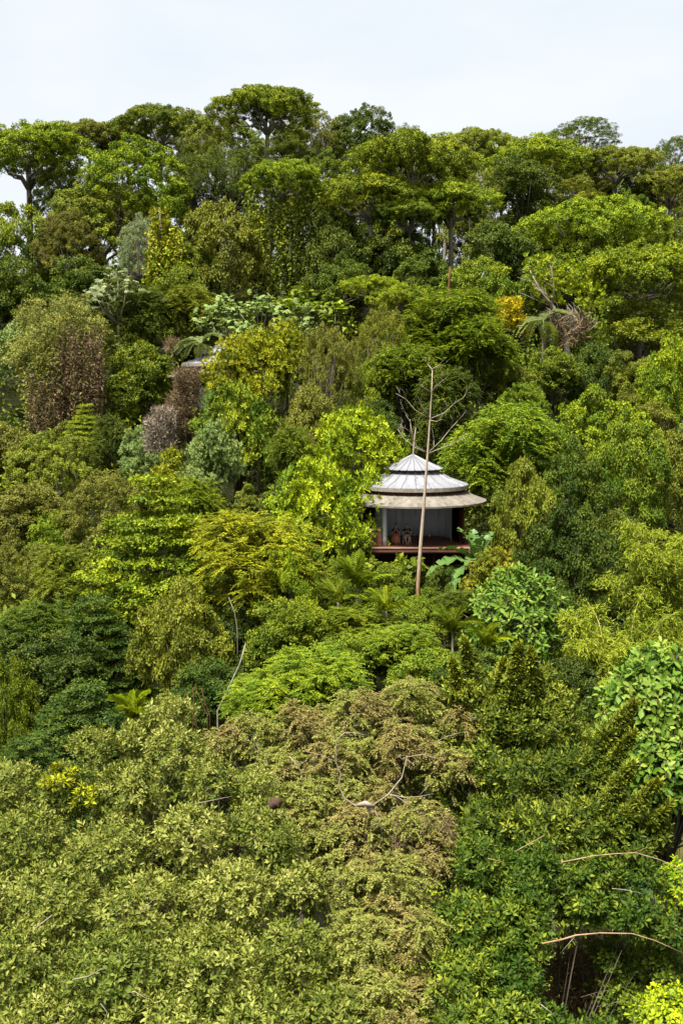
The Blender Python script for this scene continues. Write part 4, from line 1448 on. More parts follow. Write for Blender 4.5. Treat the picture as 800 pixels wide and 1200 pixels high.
# ------------------------------------------------------------------ broad-leaved plants near the camera
def big_leaf_tree(name, label, u, vt, vb, w, Y, pal, L_, W, nsh, most, seed, cat, nl=9, shape="dome", bias=.5):
    rng = np.random.default_rng(seed)
    top, bot = at(u, vt, Y), at(u, vb, Y)
    rx = (at(u + w / 2, vt, Y) - top).x
    H = top.z - bot.z
    g = ground1(top.x, Y)
    o = thing(name, (top.x, Y, min(g, bot.z)), label, cat)
    p = Vector(o.location)
    cz = (top.z + bot.z) / 2 - p.z

    def gen(k):
        d = unit(rng.normal(size=(k, 3)) + [0, -.25, .25])
        ph = np.arctan2(d[:, 1], d[:, 0])
        q = rng.uniform(.80, 1.0, k) * (1 + .12 * np.sin(3 * ph + 4 * d[:, 2]))
        return d * q[:, None] * np.array([rx, rx, H / 2]) + [0, 0, cz]
    C = spread_pts(rng, gen, nsh, 5)
    ax = unit((C - [0, 0, cz]) / np.array([rx, rx, H / 2]) + [0, -.15, bias] + .25 * rng.normal(size=C.shape))
    lv = Leaves("ov").add(*rosettes(rng, C, ax, nl, L_, W, .05, 1.0, .48))
    C2 = gen(nsh) * np.array([.78, .78, 1]) + [0, 0, -.04 * H]
    lv.add(*rosettes(rng, C2, unit(rng.normal(size=C2.shape) * .5 + [0, -.1, .7]), nl, L_, W, .0, .9, .35))
    split_leaves(o, lv, BIGLEAF, PAL[pal], most)
    m = MB()
    m.tube([(0, 0, -.3), (.08 * rx, 0, cz * .5), (0, 0, cz)], [.08 + .01 * rx, .06 + .01 * rx, .04], 8)
    m.build("trunk", BARK_D, o, True)
    m = MB()
    for i in range(0, nsh, 2):
        c = C[i]
        m.tube([(0, 0, cz * .75 if cz > 1 else cz * .4), c * .5 + np.array([0, 0, cz * .42]), c], [.05, .035, .012], 5)
    m.build("branch_fork", BARK_D, o, True)
    return o


big_leaf_tree("broad_leaved_bush", "fresh green broad-leaved bush on the bank below the banana plant", 604, 668, 790, 122, 58, "big", .44, .44, 230, 280, 61, "shrub")
big_leaf_tree("big_leaved_tree", "big-leaved bright green tree at the picture's edge below the bamboo", 770, 764, 905, 128, 37, "big", .40, .52, 260, 300, 62, "tree", 8)
big_leaf_tree("big_leaved_tree", "lower big-leaved green tree hanging over the dark hollow near the pond", 782, 848, 952, 116, 35.5, "big", .38, .52, 170, 220, 63, "tree", 8)
big_leaf_tree("lime_bush", "bright lime-green bush cut by the photo's lower corner", 792, 1166, 1230, 92, 24, "lime", .16, .5, 260, 200, 64, "shrub", 11)
big_leaf_tree("lime_bush", "small bright lime-green bush at the edge of the pond", 792, 1010, 1070, 48, 34, "lime", .16, .5, 110, 80, 65, "shrub", 10)

# ------------------------------------------------------------------ nearest trees
TT = []


def bough_tint(A, boughs, nl):
    A = list(A)
    A[5] = A[5] + np.concatenate([np.full(n * nl, t) for (c, r, n), t in zip(boughs, TT)])
    return A


def shoot_crown(rng, boughs, nsh, nl, L_, W, T0=.45, up=.75, sub=1.0, toward=-.15):
    """leafy shoots over the boughs (centre, radii) of a crown"""
    Cs, Ax = [], []
    for c, r, n in boughs:
        c, r = np.array(c, float), np.array(r, float)
        d = unit(rng.normal(size=(n, 3)) + [0, toward, .35])
        q = rng.random((n, 1)) ** .25
        Cs.append(c + d * r * q)
        Ax.append(unit(d + np.array([0, 0, up]) + .35 * rng.normal(size=(n, 3))))
    TT.clear()
    TT.extend(rng.normal(0, .13) for _ in boughs)
    return np.concatenate(Cs), np.concatenate(Ax)


def near_boughs(rng, path, Y0, Y1, org, n_each):
    """boughs given as (u, v, radius in photo px, distance)"""
    out = []
    for (u, v, r, Y) in path:
        c = at(u, v, Y) - Vector(org)
        m = .78 * r * Y / FOC
        out.append((tuple(c), (m, m, m * .8), max(10, int(n_each * 1.75 * (m ** 2)))))
    return out


def inner(boughs):
    """a second, thinner layer of boughs inside the crown"""
    return [((c[0], c[1] + 1.0 * r[0], c[2] - .55 * r[0]), (1.35 * r[0], 1.1 * r[1], 1.2 * r[2]), max(8, int(n * .42))) for c, r, n in boughs]


def bough_limbs(o, boughs, fork, bark, r0=.09):
    m = MB()
    f = Vector(fork)
    for i, (c, r, n) in enumerate(boughs):
        if i % 5 in (1, 3):
            continue
        c = Vector(c)
        mid = f * .5 + c * .5 + Vector((0, 0, -.25))
        m.tube([f, mid, c], [r0 * .8, r0 * .45, r0 * .14], 6)
        for k in range(4):
            e = c + Vector((random.Random(k + int(c.x * 99)).uniform(-1, 1) * r[0], random.Random(k * 7 + 1).uniform(-1, .2) * r[1], random.Random(k * 3 + 2).uniform(-.2, .9) * r[2]))
            m.tube([mid * .3 + c * .7, (c + e) / 2, e], [r0 * .3, r0 * .2, r0 * .08], 4)
    m.build("branch_fork", bark, o, True)


def bare_branch(o, pts, Y, r0, r1, mat, dY=0.0, label=None):
    p = Vector(o.location)
    m = MB()
    n = len(pts)
    P = [at(u, v, Y + dY * i) - p for i, (u, v) in enumerate(pts)]
    m.tube(P, [.42 * (r0 + (r1 - r0) * i / (n - 1)) for i in range(n)], 6)
    return m.build("bare_branch", mat, o, True, label)


def grey_olive_tree():
    rng = np.random.default_rng(81)
    c = at(130, 1000, 29)
    o = thing("grey_olive_tree", (c.x, 29, ground1(c.x, 29)), "huge nearest tree with grey-olive leaf rosettes filling the photo's lower corner", "tree", "nearest tree crowns")
    p = o.location
    path = [(195, 838, 36, 33.5), (110, 872, 34, 33), (205, 880, 46, 32), (80, 925, 52, 31.5), (150, 930, 56, 31), (250, 915, 40, 30.5), (10, 920, 46, 32), (30, 985, 64, 29.5), (130, 1000, 70, 29),
            (225, 980, 58, 29), (300, 965, 44, 29), (60, 1060, 76, 27), (170, 1075, 80, 26.5), (275, 1050, 66, 27), (345, 1040, 44, 27.5), (20, 1140, 84, 25), (130, 1150, 90, 24), (245, 1140, 84, 24.5),
            (345, 1120, 60, 25.5), (162, 866, 34, 33.4), (322, 992, 44, 28.4), (298, 925, 34, 30.4), (352, 1040, 40, 27.6), (60, 1220, 90, 23), (180, 1225, 90, 22.6), (300, 1215, 84, 23), (385, 1200, 60, 24), (-30, 1060, 70, 27), (400, 1130, 40, 26)]
    B = near_boughs(rng, path, 0, 0, p, 140)
    B = B + inner(B)
    C, ax = shoot_crown(rng, B, 0, 0, 0, 0, up=.7)
    lv = Leaves("rh").add(*bough_tint(rosettes(rng, C, ax, 11, .178, .42, .0, 1.25, .45, .35), B, 11))
    split_leaves(o, lv, BIGLEAF, PAL["fg"], 300)
    f = (0, 0, at(130, 1200, 29).z - p.z)
    bough_limbs(o, B, f, BARK_D, .06)
    m = MB()
    m.tube([(.2, 0, -.4), (-.1, .1, f[2] * .5), f], [.42, .34, .26], 10)
    m.build("trunk", BARK, o, True)
    bare_branch(o, [(228, 942), (248, 938), (272, 933)], 29.0, .028, .010, BARK_P)
    bare_branch(o, [(33, 1095), (48, 1083), (62, 1072)], 25.2, .05, .018, BARK_P)
    bare_branch(o, [(85, 1148), (104, 1144), (122, 1134)], 22.4, .03, .010, BARK_P)
    bare_branch(o, [(175, 1172), (158, 1162), (150, 1163)], 22.2, .028, .010, BARK_P)
    bare_branch(o, [(164, 1070), (172, 1062), (180, 1054)], 25.0, .02, .008, BARK_P)
    bare_branch(o, [(120, 1200), (126, 1186), (118, 1176)], 21.6, .03, .012, BARK_P)
    # yellow-tipped bough at its far rim
    Bx = near_boughs(rng, [(70, 912, 26, 31), (100, 935, 22, 30.3)], 0, 0, p, 60)
    C, ax = shoot_crown(rng, Bx, 0, 0, 0, 0)
    l2 = Leaves("o4").add(*rosettes(rng, C, ax, 11, .21, .36, .0, 1.2, .55, .35))
    part("yellow_bough", l2.mesh("yellow_bough"), PAL["golden"], o, "yellow-tipped bough at the far rim", "stuff")


grey_olive_tree()


def brown_tree():
    rng = np.random.default_rng(82)
    c = at(420, 960, 30)
    o = thing("brown_canopy_tree", (c.x, 30, ground1(c.x, 30)), "wide tree with drying brown fine foliage and bare white branches", "tree", "nearest tree crowns")
    p = o.location
    path = [(300, 860, 40, 34), (355, 850, 44, 34), (420, 835, 44, 34), (480, 815, 38, 34.5), (530, 845, 36, 34), (330, 905, 48, 32.5), (400, 890, 54, 32.5), (470, 875, 54, 32.5), (520, 900, 40, 32),
            (350, 970, 40, 30.5), (420, 975, 46, 30), (490, 965, 44, 30), (400, 1030, 50, 28.5), (460, 1035, 56, 28), (505, 1000, 34, 29), (430, 1100, 56, 26.5), (480, 1095, 50, 26.5), (440, 1170, 58, 25), (465, 1220, 54, 24),
            (262, 868, 28, 34), (365, 935, 44, 31.4), (425, 930, 44, 31.4), (390, 985, 40, 30.2), (340, 945, 34, 31.2), (500, 1160, 30, 25.5)]
    B = near_boughs(rng, path, 0, 0, p, 58)
    B = B + inner(B)
    path = path + path
    br, gr = Leaves("rh"), Leaves("rh")
    for i, (c0, r, n) in enumerate(B):
        n = int(n * 1.1)
        cc = np.array(c0)
        d = unit(rng.normal(size=(n, 3)) + [0, -.2, .4])
        P0 = cc + d * np.array(r) * rng.random((n, 1)) ** .3
        # drooping feathery sprays
        nr, nl = 3, 13
        a = unit(rng.normal(size=(n, nr, 3)) * [1, 1, .4] + .8 * d[:, None] * [1, 1, .5])
        s = np.linspace(.1, 1, nl)[None, None, :, None]
        ln = rng.uniform(.28, .5, (n, nr, 1, 1))
        Q = P0[:, None, None] + a[:, :, None] * ln * s - np.array([0, 0, .45]) * ln * s ** 2
        sd = unit(np.cross(a, [0, 0, 1.0]))[:, :, None]
        for sg in (-1, 1):
            D = sg * sd + .5 * a[:, :, None] + np.array([0, 0, -.3]) + .25 * rng.normal(size=Q.shape)
            N = np.array([0, 0, 1.0]) + .4 * rng.normal(size=Q.shape)
            T = .48 + .11 * rng.normal(size=(n, nr, 1)) + .09 * rng.normal(size=(n, nr, nl))
            L_ = .092 * rng.uniform(.7, 1.25, (n, nr, nl))
            patch = .5 + .28 * np.sin(P0[:, 0] * 2.3 + 1.7 * np.sin(P0[:, 2] * 1.9)) + .22 * np.sin(P0[:, 1] * 2.9 + P0[:, 2] * 2.1 + .8) + .12 * rng.normal(size=n)
            green = patch < ((.80 if path[i][0] < 345 else .56 if path[i][0] < 440 else .40) + (.22 if path[i][1] > 1020 else 0))
            for msk, lv in ((green, gr), (~green, br)):
                if msk.any():
                    lv.add(Q[msk].reshape(-1, 3), D[msk].reshape(-1, 3), N[msk].reshape(-1, 3), L_[msk].ravel(), L_[msk].ravel() * .42, T[msk].ravel())
    part("crown", br.mesh("crown"), PAL["brown"], o, "drying brown fine foliage")
    part("green_crown", gr.mesh("green_crown"), PAL["bronzegreen"], o, "olive green foliage still alive among the brown")
    # hanging dead twigs under the bare branches
    C = box_pts(rng, 462, 950, 532, 985, 29.6, 130, p, .5)
    dt = Leaves("rh").add(*strands(rng, C, rng.uniform(.4, 1.3, len(C)), .035, .16, .09, .05, .55))
    part("dead_twigs", dt.mesh("dead_twigs"), PAL["dry"], o)
    f = (0, 0, at(430, 1150, 30).z - p.z)
    bough_limbs(o, B, f, BARK, .07)
    m = MB()
    m.tube([(-.2, 0, -.4), (.1, .1, f[2] * .5), f], [.34, .28, .2], 10)
    m.build("trunk", BARK, o, True)
    q = lambda L2: [(300 + x / 3.333, 840 + y / 3.333) for x, y in L2]
    YB = 27.7
    for pts, r0, r1 in (([(420, 350), (385, 346), (342, 316), (322, 265), (331, 222), (311, 176), (313, 92), (345, 62), (385, 62), (430, 72)], .060, .014), ([(311, 176), (258, 150), (188, 134)], .026, .009),
                        ([(313, 92), (288, 70)], .018, .008), ([(345, 62), (342, 14)], .018, .007),
                        ([(450, 350), (515, 305), (570, 236), (588, 157), (650, 146), (735, 172)], .056, .012), ([(588, 157), (568, 165), (554, 148)], .02, .008), ([(590, 166), (612, 185), (632, 212)], .02, .008),
                        ([(520, 303), (580, 315), (635, 312), (692, 300)], .034, .010), ([(545, 309), (600, 345), (672, 412)], .026, .008), ([(635, 312), (665, 275), (692, 258)], .018, .007),
                        ([(455, 348), (478, 398), (497, 482)], .050, .026), ([(130, 155), (165, 190), (182, 240), (174, 286)], .026, .012), ([(690, 105), (740, 78), (798, 62)], .024, .008),
                        ([(100, 250), (88, 240), (82, 232)], .012, .006), ([(40, 165), (44, 190), (40, 215)], .014, .006)):
        bare_branch(o, q(pts), YB, r0, r1, BARK_P)
    # the broken knot where the bare branches meet
    m = MB()
    m.tube([at(*q([(395, 345)])[0], YB) - Vector(p), at(*q([(425, 338)])[0], YB - .1) - Vector(p), at(*q([(462, 350)])[0], YB) - Vector(p)], [.04, .08, .045], 8)
    m.tube([at(*q([(438, 350)])[0], YB) - Vector(p), at(*q([(448, 392)])[0], YB) - Vector(p)], [.06, .02], 7)
    m.build("broken_knot", BARK_P, o, True)


brown_tree()


def nest():
    Y = 27.6
    c = at(322, 941, Y)
    o = tag(part("insect_nest", _nest_mesh(), plain_mat("nest", (.028, .018, .012), (.07, .045, .03), 14, .95, bump=.8), None), "round dark brown nest lodged among leaves between the two nearest crowns", "nest")
    o.location = c
    o.scale = (.17, .15, .15)


def _nest_mesh():
    bm = bmesh.new()
    bmesh.ops.create_icosphere(bm, subdivisions=3, radius=1)
    for v in bm.verts:
        k = 1 + .16 * math.sin(v.co.x * 6 + v.co.z * 5) + .10 * math.sin(v.co.y * 11 + v.co.x * 4)
        v.co *= k
        v.co.z -= .15 * v.co.x ** 2
    me = bpy.data.meshes.new("insect_nest")
    bm.to_mesh(me)
    bm.free()
    me.polygons.foreach_set("use_smooth", np.ones(len(me.polygons), dtype=bool))
    return me


nest()


def shoot_tree():
    """erect leafy spires"""
    rng = np.random.default_rng(83)
    c = at(610, 960, 31)
    o = thing("shoot_tipped_tree", (c.x, 31, ground1(c.x, 31)), "olive-green tree with pointed upright leafy shoots beside the brown canopy", "tree", "nearest tree crowns")
    p = np.array(o.location)
    # spires: tip (u, v), foot (u, v), distance, half width px
    sp = [((607, 770), (592, 880), 34, 34), ((622, 776), (630, 880), 34, 34), ((661, 805), (622, 890), 33, 36), ((544, 765), (560, 860), 35, 26), ((530, 790), (556, 870), 34.5, 24), ((604, 820), (598, 930), 32, 40),
          ((655, 800), (640, 900), 33.5, 26), ((744, 838), (670, 915), 32, 36), ((742, 874), (690, 935), 31.5, 26), ((640, 850), (650, 960), 31.5, 46), ((560, 830), (560, 950), 33, 40), ((700, 880), (655, 960), 31, 40),
          ((740, 910), (690, 975), 30.5, 30), ((615, 880), (600, 990), 30.5, 50), ((560, 900), (570, 1000), 31, 46), ((770, 932), (690, 1000), 30, 30), ((590, 790), (574, 880), 34.5, 26), ((680, 930), (640, 1010), 30, 46),
          ((720, 950), (700, 1030), 29.5, 40), ((785, 955), (730, 1000), 30, 26), ((640, 780), (640, 850), 34.6, 22)]
    lv = Leaves("rh")
    m = MB()
    f = np.array([0, 0, at(620, 1090, 31).z - p[2]])
    for k0, ((tu, tv), (fu, fv), Y, hw) in enumerate(sp):
        if k0 in (2, 5, 6, 9, 10, 11, 13, 14, 17, 18, 20):
            continue
        tip = np.array(at(tu, tv - 14, Y - .4)) - p
        ft = np.array(at(fu, fv, Y)) - p
        L_ = np.linalg.norm(tip - ft)
        a = (tip - ft) / L_
        w = .58 * hw * Y / FOC
        n = int(200 * L_ * w) + 40
        s = rng.random(n) ** .85
        t = rng.uniform(0, 6.28, n)
        k1, k2 = rng.uniform(0, 6.28, 2)
        r = w * (.9 * (1 - s) ** .8 + .08) * rng.random(n) ** .4 * (1 + .38 * np.sin(2.0 * t + 9 * s + k1) * np.sin(13 * s + k2))
        e1 = unit(np.cross(a, [0, 1.0, .1]))
        e2 = np.cross(a, e1)
        rad = e1 * np.cos(t)[:, None] + e2 * np.sin(t)[:, None]
        C = ft + a * (s * L_)[:, None] + rad * r[:, None]
        ax = unit(rad * (1.0 - .75 * s)[:, None] + a * 1.0 + [0, -.1, .35])
        A = list(rosettes(rng, C, ax, 10, .20, .34, .15, 1.25, .36, .5))
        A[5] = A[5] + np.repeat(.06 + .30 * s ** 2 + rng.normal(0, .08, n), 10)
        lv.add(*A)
        m.tube([f, f * .5 + ft * .5, ft, ft + a * L_ * .6, tip], [.05, .03, .02, .012, .005], 5)
    fill = [(604, 792, 32, 35.2), (630, 796, 30, 35), (654, 822, 30, 34.4), (548, 796, 26, 35), (575, 815, 28, 34.8), (540, 812, 26, 34.4), (575, 850, 44, 34), (612, 815, 34, 34.6), (625, 850, 46, 33.6), (660, 850, 34, 34), (560, 900, 46, 32.6), (610, 915, 54, 31.8), (665, 905, 50, 32), (705, 905, 34, 31.8), (530, 860, 34, 33.8),
            (570, 965, 50, 30.6), (625, 975, 54, 30), (680, 965, 50, 30.2), (725, 950, 40, 30.6), (735, 995, 40, 29.6), (765, 975, 30, 30), (545, 1010, 44, 29.4), (600, 1030, 48, 28.8), (655, 1035, 50, 28.6), (705, 1035, 44, 28.8), (520, 935, 30, 32)]
    B = near_boughs(rng, fill, 0, 0, o.location, 120)
    B = B + inner(B)
    fill = fill + fill
    C, ax = shoot_crown(rng, B, 0, 0, 0, 0, up=.9)
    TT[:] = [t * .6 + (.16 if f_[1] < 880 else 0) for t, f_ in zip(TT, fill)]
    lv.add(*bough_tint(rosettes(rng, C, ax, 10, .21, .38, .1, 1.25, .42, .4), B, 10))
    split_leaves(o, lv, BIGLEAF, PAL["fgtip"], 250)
    m.build("branch_fork", BARK_D, o, True)
    m = MB()
    m.tube([(.2, 0, -.4), f * .5, f], [.32, .26, .18], 10)
    m.build("trunk", BARK_D, o, True)


shoot_tree()


def arching_tree():
    rng = np.random.default_rng(84)
    c = at(640, 1090, 27)
    o = thing("arching_branch_tree", (c.x, 27, ground1(c.x, 27)), "dark green tree with long bare arching branches near the pond", "tree", "nearest tree crowns")
    p = o.location
    path = [(560, 1010, 44, 28.5), (620, 1020, 50, 28.5), (690, 1030, 52, 28.5), (750, 1030, 40, 29), (550, 1080, 50, 27), (610, 1080, 50, 27), (690, 1060, 40, 28), (745, 1075, 40, 27.5), (540, 1150, 56, 25.5), (600, 1150, 44, 25.5), (560, 1215, 60, 24),
            (780, 1090, 34, 27.5), (720, 1120, 36, 28.5), (775, 1130, 44, 28), (640, 1205, 40, 25), (600, 1195, 50, 24.5), (612, 1050, 44, 27.6), (545, 1105, 44, 26.8), (590, 1120, 40, 26.4), (735, 1170, 40, 28), (620, 1110, 34, 26.5), (700, 1225, 44, 26), (765, 1190, 40, 27)]
    B = near_boughs(rng, path, 0, 0, p, 140)
    B = B + inner(B)
    C, ax = shoot_crown(rng, B, 0, 0, 0, 0, up=.7)
    lv = Leaves("rh").add(*bough_tint(rosettes(rng, C, ax, 10, .19, .44, .0, 1.2, .44, .4), B, 10))
    split_leaves(o, lv, BIGLEAF, PAL["deep"], 220)
    f = (0, 0, at(640, 1180, 27).z - p.z - 3.0)
    bough_limbs(o, B, f, BARK_D, .022)
    m = MB()
    m.tube([(.1, 0, -.4), (0, .1, f[2] * .5), f], [.16, .12, .08], 10)
    m.build("trunk", BARK_D, o, True)
    q = lambda L2: [(500 + x / 2.667, 880 + y / 2.667) for x, y in L2]
    bare_branch(o, q([(418, 348), (470, 338), (520, 328), (580, 322), (650, 318), (720, 338), (770, 358), (830, 392)]), 26.2, .040, .022, BARK_O)
    bare_branch(o, q([(640, 320), (670, 308), (690, 300)]), 26.2, .014, .006, BARK_O)
    bare_branch(o, q([(360, 602), (420, 590), (465, 576), (540, 569), (640, 571), (710, 592), (800, 632)]), 25.0, .058, .022, BARK_O)
    bare_branch(o, q([(465, 576), (440, 605), (415, 634)]), 25.0, .018, .008, BARK_P)
    bare_branch(o, q([(578, 430), (620, 434), (666, 444)]), 25.8, .024, .012, BARK_P)
    bare_branch(o, q([(276, 314), (320, 290), (366, 264)]), 27.0, .038, .018, BARK_O)
    bare_branch(o, q([(190, 336), (215, 342), (242, 348)]), 26.8, .03, .014, BARK_O)
    bare_branch(o, q([(355, 792), (385, 815), (415, 846)]), 23.6, .022, .010, BARK_P)
    bare_branch(o, q([(530, 800), (590, 785), (670, 780)]), 26.4, .022, .008, BARK_D)
    bare_branch(o, q([(480, 770), (540, 752), (640, 735)]), 26.8, .020, .007, BARK_D)


arching_tree()


def dead_thicket():
    """brown litter and dead fronds on the ground under the arching branches"""
    rng = np.random.default_rng(85)
    c = at(675, 1145, 31)
    o = thing("dead_thicket", (c.x, 31, min(ground1(c.x, 31), c.z)), "reddish brown dead thicket in the shade under the arching branches", "dead shrub")
    C = box_pts(rng, 640, 1110, 715, 1200, 30.5, 150, o.location, .8)
    lv = Leaves("rh").add(*twigs(rng, C, np.full(len(C), .4), 26, .36, .12))
    part("dry_brush", lv.mesh("dry_brush"), PAL["dry"], o)
    m = MB()
    m.tube([(0, 0, -.2), (.1, 0, (c.z - o.location.z) * .5 + .4), (0, 0, c.z - o.location.z + .8)], [.06, .05, .02], 6)
    m.build("stem", BARK_D, o, True)


dead_thicket()


def pond():
    m, t = new_mat("pond_water")
    out, pr, no, rp, tc = (t.nodes.new(x) for x in ("ShaderNodeOutputMaterial", "ShaderNodeBsdfPrincipled", "ShaderNodeTexNoise", "ShaderNodeValToRGB", "ShaderNodeTexCoord"))
    no.inputs["Scale"].default_value = 1.5
    rp.color_ramp.elements[0].color, rp.color_ramp.elements[1].color = (.025, .07, .042, 1), (.05, .11, .07, 1)
    bp = t.nodes.new("ShaderNodeBump")
    bp.inputs["Strength"].default_value = .15
    bp.inputs["Distance"].default_value = .05
    t.links.new(tc.outputs["Object"], no.inputs["Vector"])
    t.links.new(no.outputs["Fac"], rp.inputs["Fac"])
    t.links.new(no.outputs["Fac"], bp.inputs["Height"])
    t.links.new(bp.outputs["Normal"], pr.inputs["Normal"])
    t.links.new(rp.outputs["Color"], pr.inputs["Base Color"])
    pr.inputs["Roughness"].default_value = .22
    t.links.new(pr.outputs[0], out.inputs["Surface"])
    n = 48
    V = [(17.2, 47, CAM_Z - 22.15)] + [(17.2 + 5.6 * math.cos(6.2832 * i / n) * (1 + .06 * math.sin(18.85 * i / n)), 47 + 4.0 * math.sin(6.2832 * i / n), CAM_Z - 22.15) for i in range(n)]
    F = [(0, 1 + i, 1 + (i + 1) % n) for i in range(n)]
    o = part("pond_water", np_mesh("pond_water", np.array(V), np.array(F)), m, None)
    tag(o, None, None, None, "structure")


pond()


# ------------------------------------------------------------------ the hut
def roof_metal(name):
    return plain_mat(name, (.10, .10, .106), (.170, .170, .18), 1.1, .42, (.35, 2.6, 1), bump=.05, metal=0.0)


M_ROOF = roof_metal("white_metal")
M_RIB = plain_mat("rib_metal", (.09, .09, .10), (.13, .13, .14), 3, .4)
M_TAN = plain_mat("tan_canvas", (.080, .070, .056), (.150, .134, .108), 2.2, .85, bump=.3)
M_GUT = plain_mat("gutter_tan", (.12, .105, .08), (.18, .16, .13), 4, .7)
M_GREY = plain_mat("grey_canvas", (.42, .42, .43), (.60, .60, .61), 2.4, .9, (3, 3, .3), bump=.5)
M_WOODR = plain_mat("red_brown_wood", (.06, .018, .010), (.15, .045, .022), 4, .6, (.4, 6, 6), bump=.3)
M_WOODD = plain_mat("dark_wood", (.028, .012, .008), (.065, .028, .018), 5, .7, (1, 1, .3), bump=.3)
M_WOODL = plain_mat("worn_wood", (.15, .10, .07), (.30, .22, .16), 4, .75, (.4, 5, 5), bump=.3)
M_COUNT = plain_mat("pale_wood", (.42, .28, .16), (.58, .42, .27), 4, .6, (.5, 5, 5))
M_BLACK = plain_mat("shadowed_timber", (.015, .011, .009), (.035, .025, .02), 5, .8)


def ring_panel(r0, z0, r1, z1, a0, a1, th=.03, seg=3, sag=0.0):
    """one wedge of a conical roof between two radii, with thickness"""
    vs, fs = [], []
    for k in range(seg + 1):
        a = a0 + (a1 - a0) * k / seg
        ca, sa = math.cos(a), math.sin(a)
        for (r, z) in ((r0, z0), ((r0 + r1) / 2, (z0 + z1) / 2 - sag), (r1, z1)):
            vs.append((r * ca, r * sa, z))
        for (r, z) in ((r0, z0), ((r0 + r1) / 2, (z0 + z1) / 2 - sag), (r1, z1)):
            vs.append((r * ca, r * sa, z - th))
    for k in range(seg):
        b, c = 6 * k, 6 * (k + 1)
        for j in (0, 1):
            fs.append((b + j, b + j + 1, c + j + 1, c + j))
            fs.append((b + 3 + j, c + 3 + j, c + 4 + j, b + 4 + j))
        fs.append((b + 2, b + 5, c + 5, c + 2))
        fs.append((b, c, c + 3, b + 3))
    fs.append((0, 3, 4, 1)); fs.append((1, 4, 5, 2))
    e = 6 * seg
    fs.append((e, e + 1, e + 4, e + 3)); fs.append((e + 1, e + 2, e + 5, e + 4))
    return vs, fs


def roofs(o, zc, n=24, skirt=True):
    """two-tier ribbed metal roof over a canvas skirt: heights over the hut's deck"""
    step = 2 * math.pi / n
    gap = .010

    def tier(nm, r0, z0, r1, z1, sag, k, pmat, rmat, rib=True, th=.03):
        root = bpy.data.objects.new(nm, None)
        link(root, o)
        st = 2 * math.pi / k
        vs, fs = ring_panel(r0, z0, r1, z1, gap / max(r0, .6), st - gap / max(r0, .6), th, 3, sag)
        mb = MB().add(vs, fs)
        pm = mb.mesh("panel")
        rm = MB().tube([(r0 * 1.0, 0, z0 + .015), ((r0 + r1) / 2, 0, (z0 + z1) / 2 - sag + .015), (r1, 0, z1 + .015)], .028, 4).mesh("rib")
        for i in range(k):
            p = part("panel", pm, pmat, root)
            p.rotation_euler = (0, 0, st * i)
            if rib:
                q = part("rib", rm, rmat, root)
                q.rotation_euler = (0, 0, st * i)
        return root

    tier("upper_roof", .10, zc["apex"], 2.05, zc["rim1"], .03, n, M_ROOF, M_RIB)
    tier("lower_roof", 1.55, zc["low0"], 3.75, zc["rim2"], .10, n, M_ROOF, M_RIB)
    m = MB().tube([(0, 0, zc["apex"] - .12), (0, 0, zc["apex"] + .05)], [.17, .06], 10)
    m.build("finial_cap", M_ROOF, o)
    # dark vent drum between the tiers
    N = 40
    def ring(nm, r, za, zb, mat, th=.05):
        vs, fs = [], []
        for i in range(N):
            a = 2 * math.pi * i / N
            for rr, z in ((r, za), (r, zb), (r - th, zb), (r - th, za)):
                vs.append((rr * math.cos(a), rr * math.sin(a), z))
        for i in range(N):
            b, c = 4 * i, 4 * ((i + 1) % N)
            for j in range(4):
                k = (j + 1) % 4
                fs.append((b + j, c + j, c + k, b + k))
        return MB().add(vs, fs).build(nm, mat, o)
    ring("vent_drum", 1.62, zc["low0"] - .05, zc["rim1"] + .16, M_WOODD)
    ring("gutter", 3.79, zc["rim2"] - .26, zc["rim2"] - .02, M_GUT, .06)
    ring("roof_beam", 3.60, zc["rim2"] - .55, zc["rim2"] - .27, M_WOODD, .12)
    if skirt:
        tier("canvas_awning", 3.45, zc["sk0"], 5.0, zc["sk1"], .07, 16, M_TAN, M_GUT, True, .025)
        ring("awning_hem", 5.03, zc["sk1"] - .10, zc["sk1"] + .015, M_TAN, .035)
    return ring


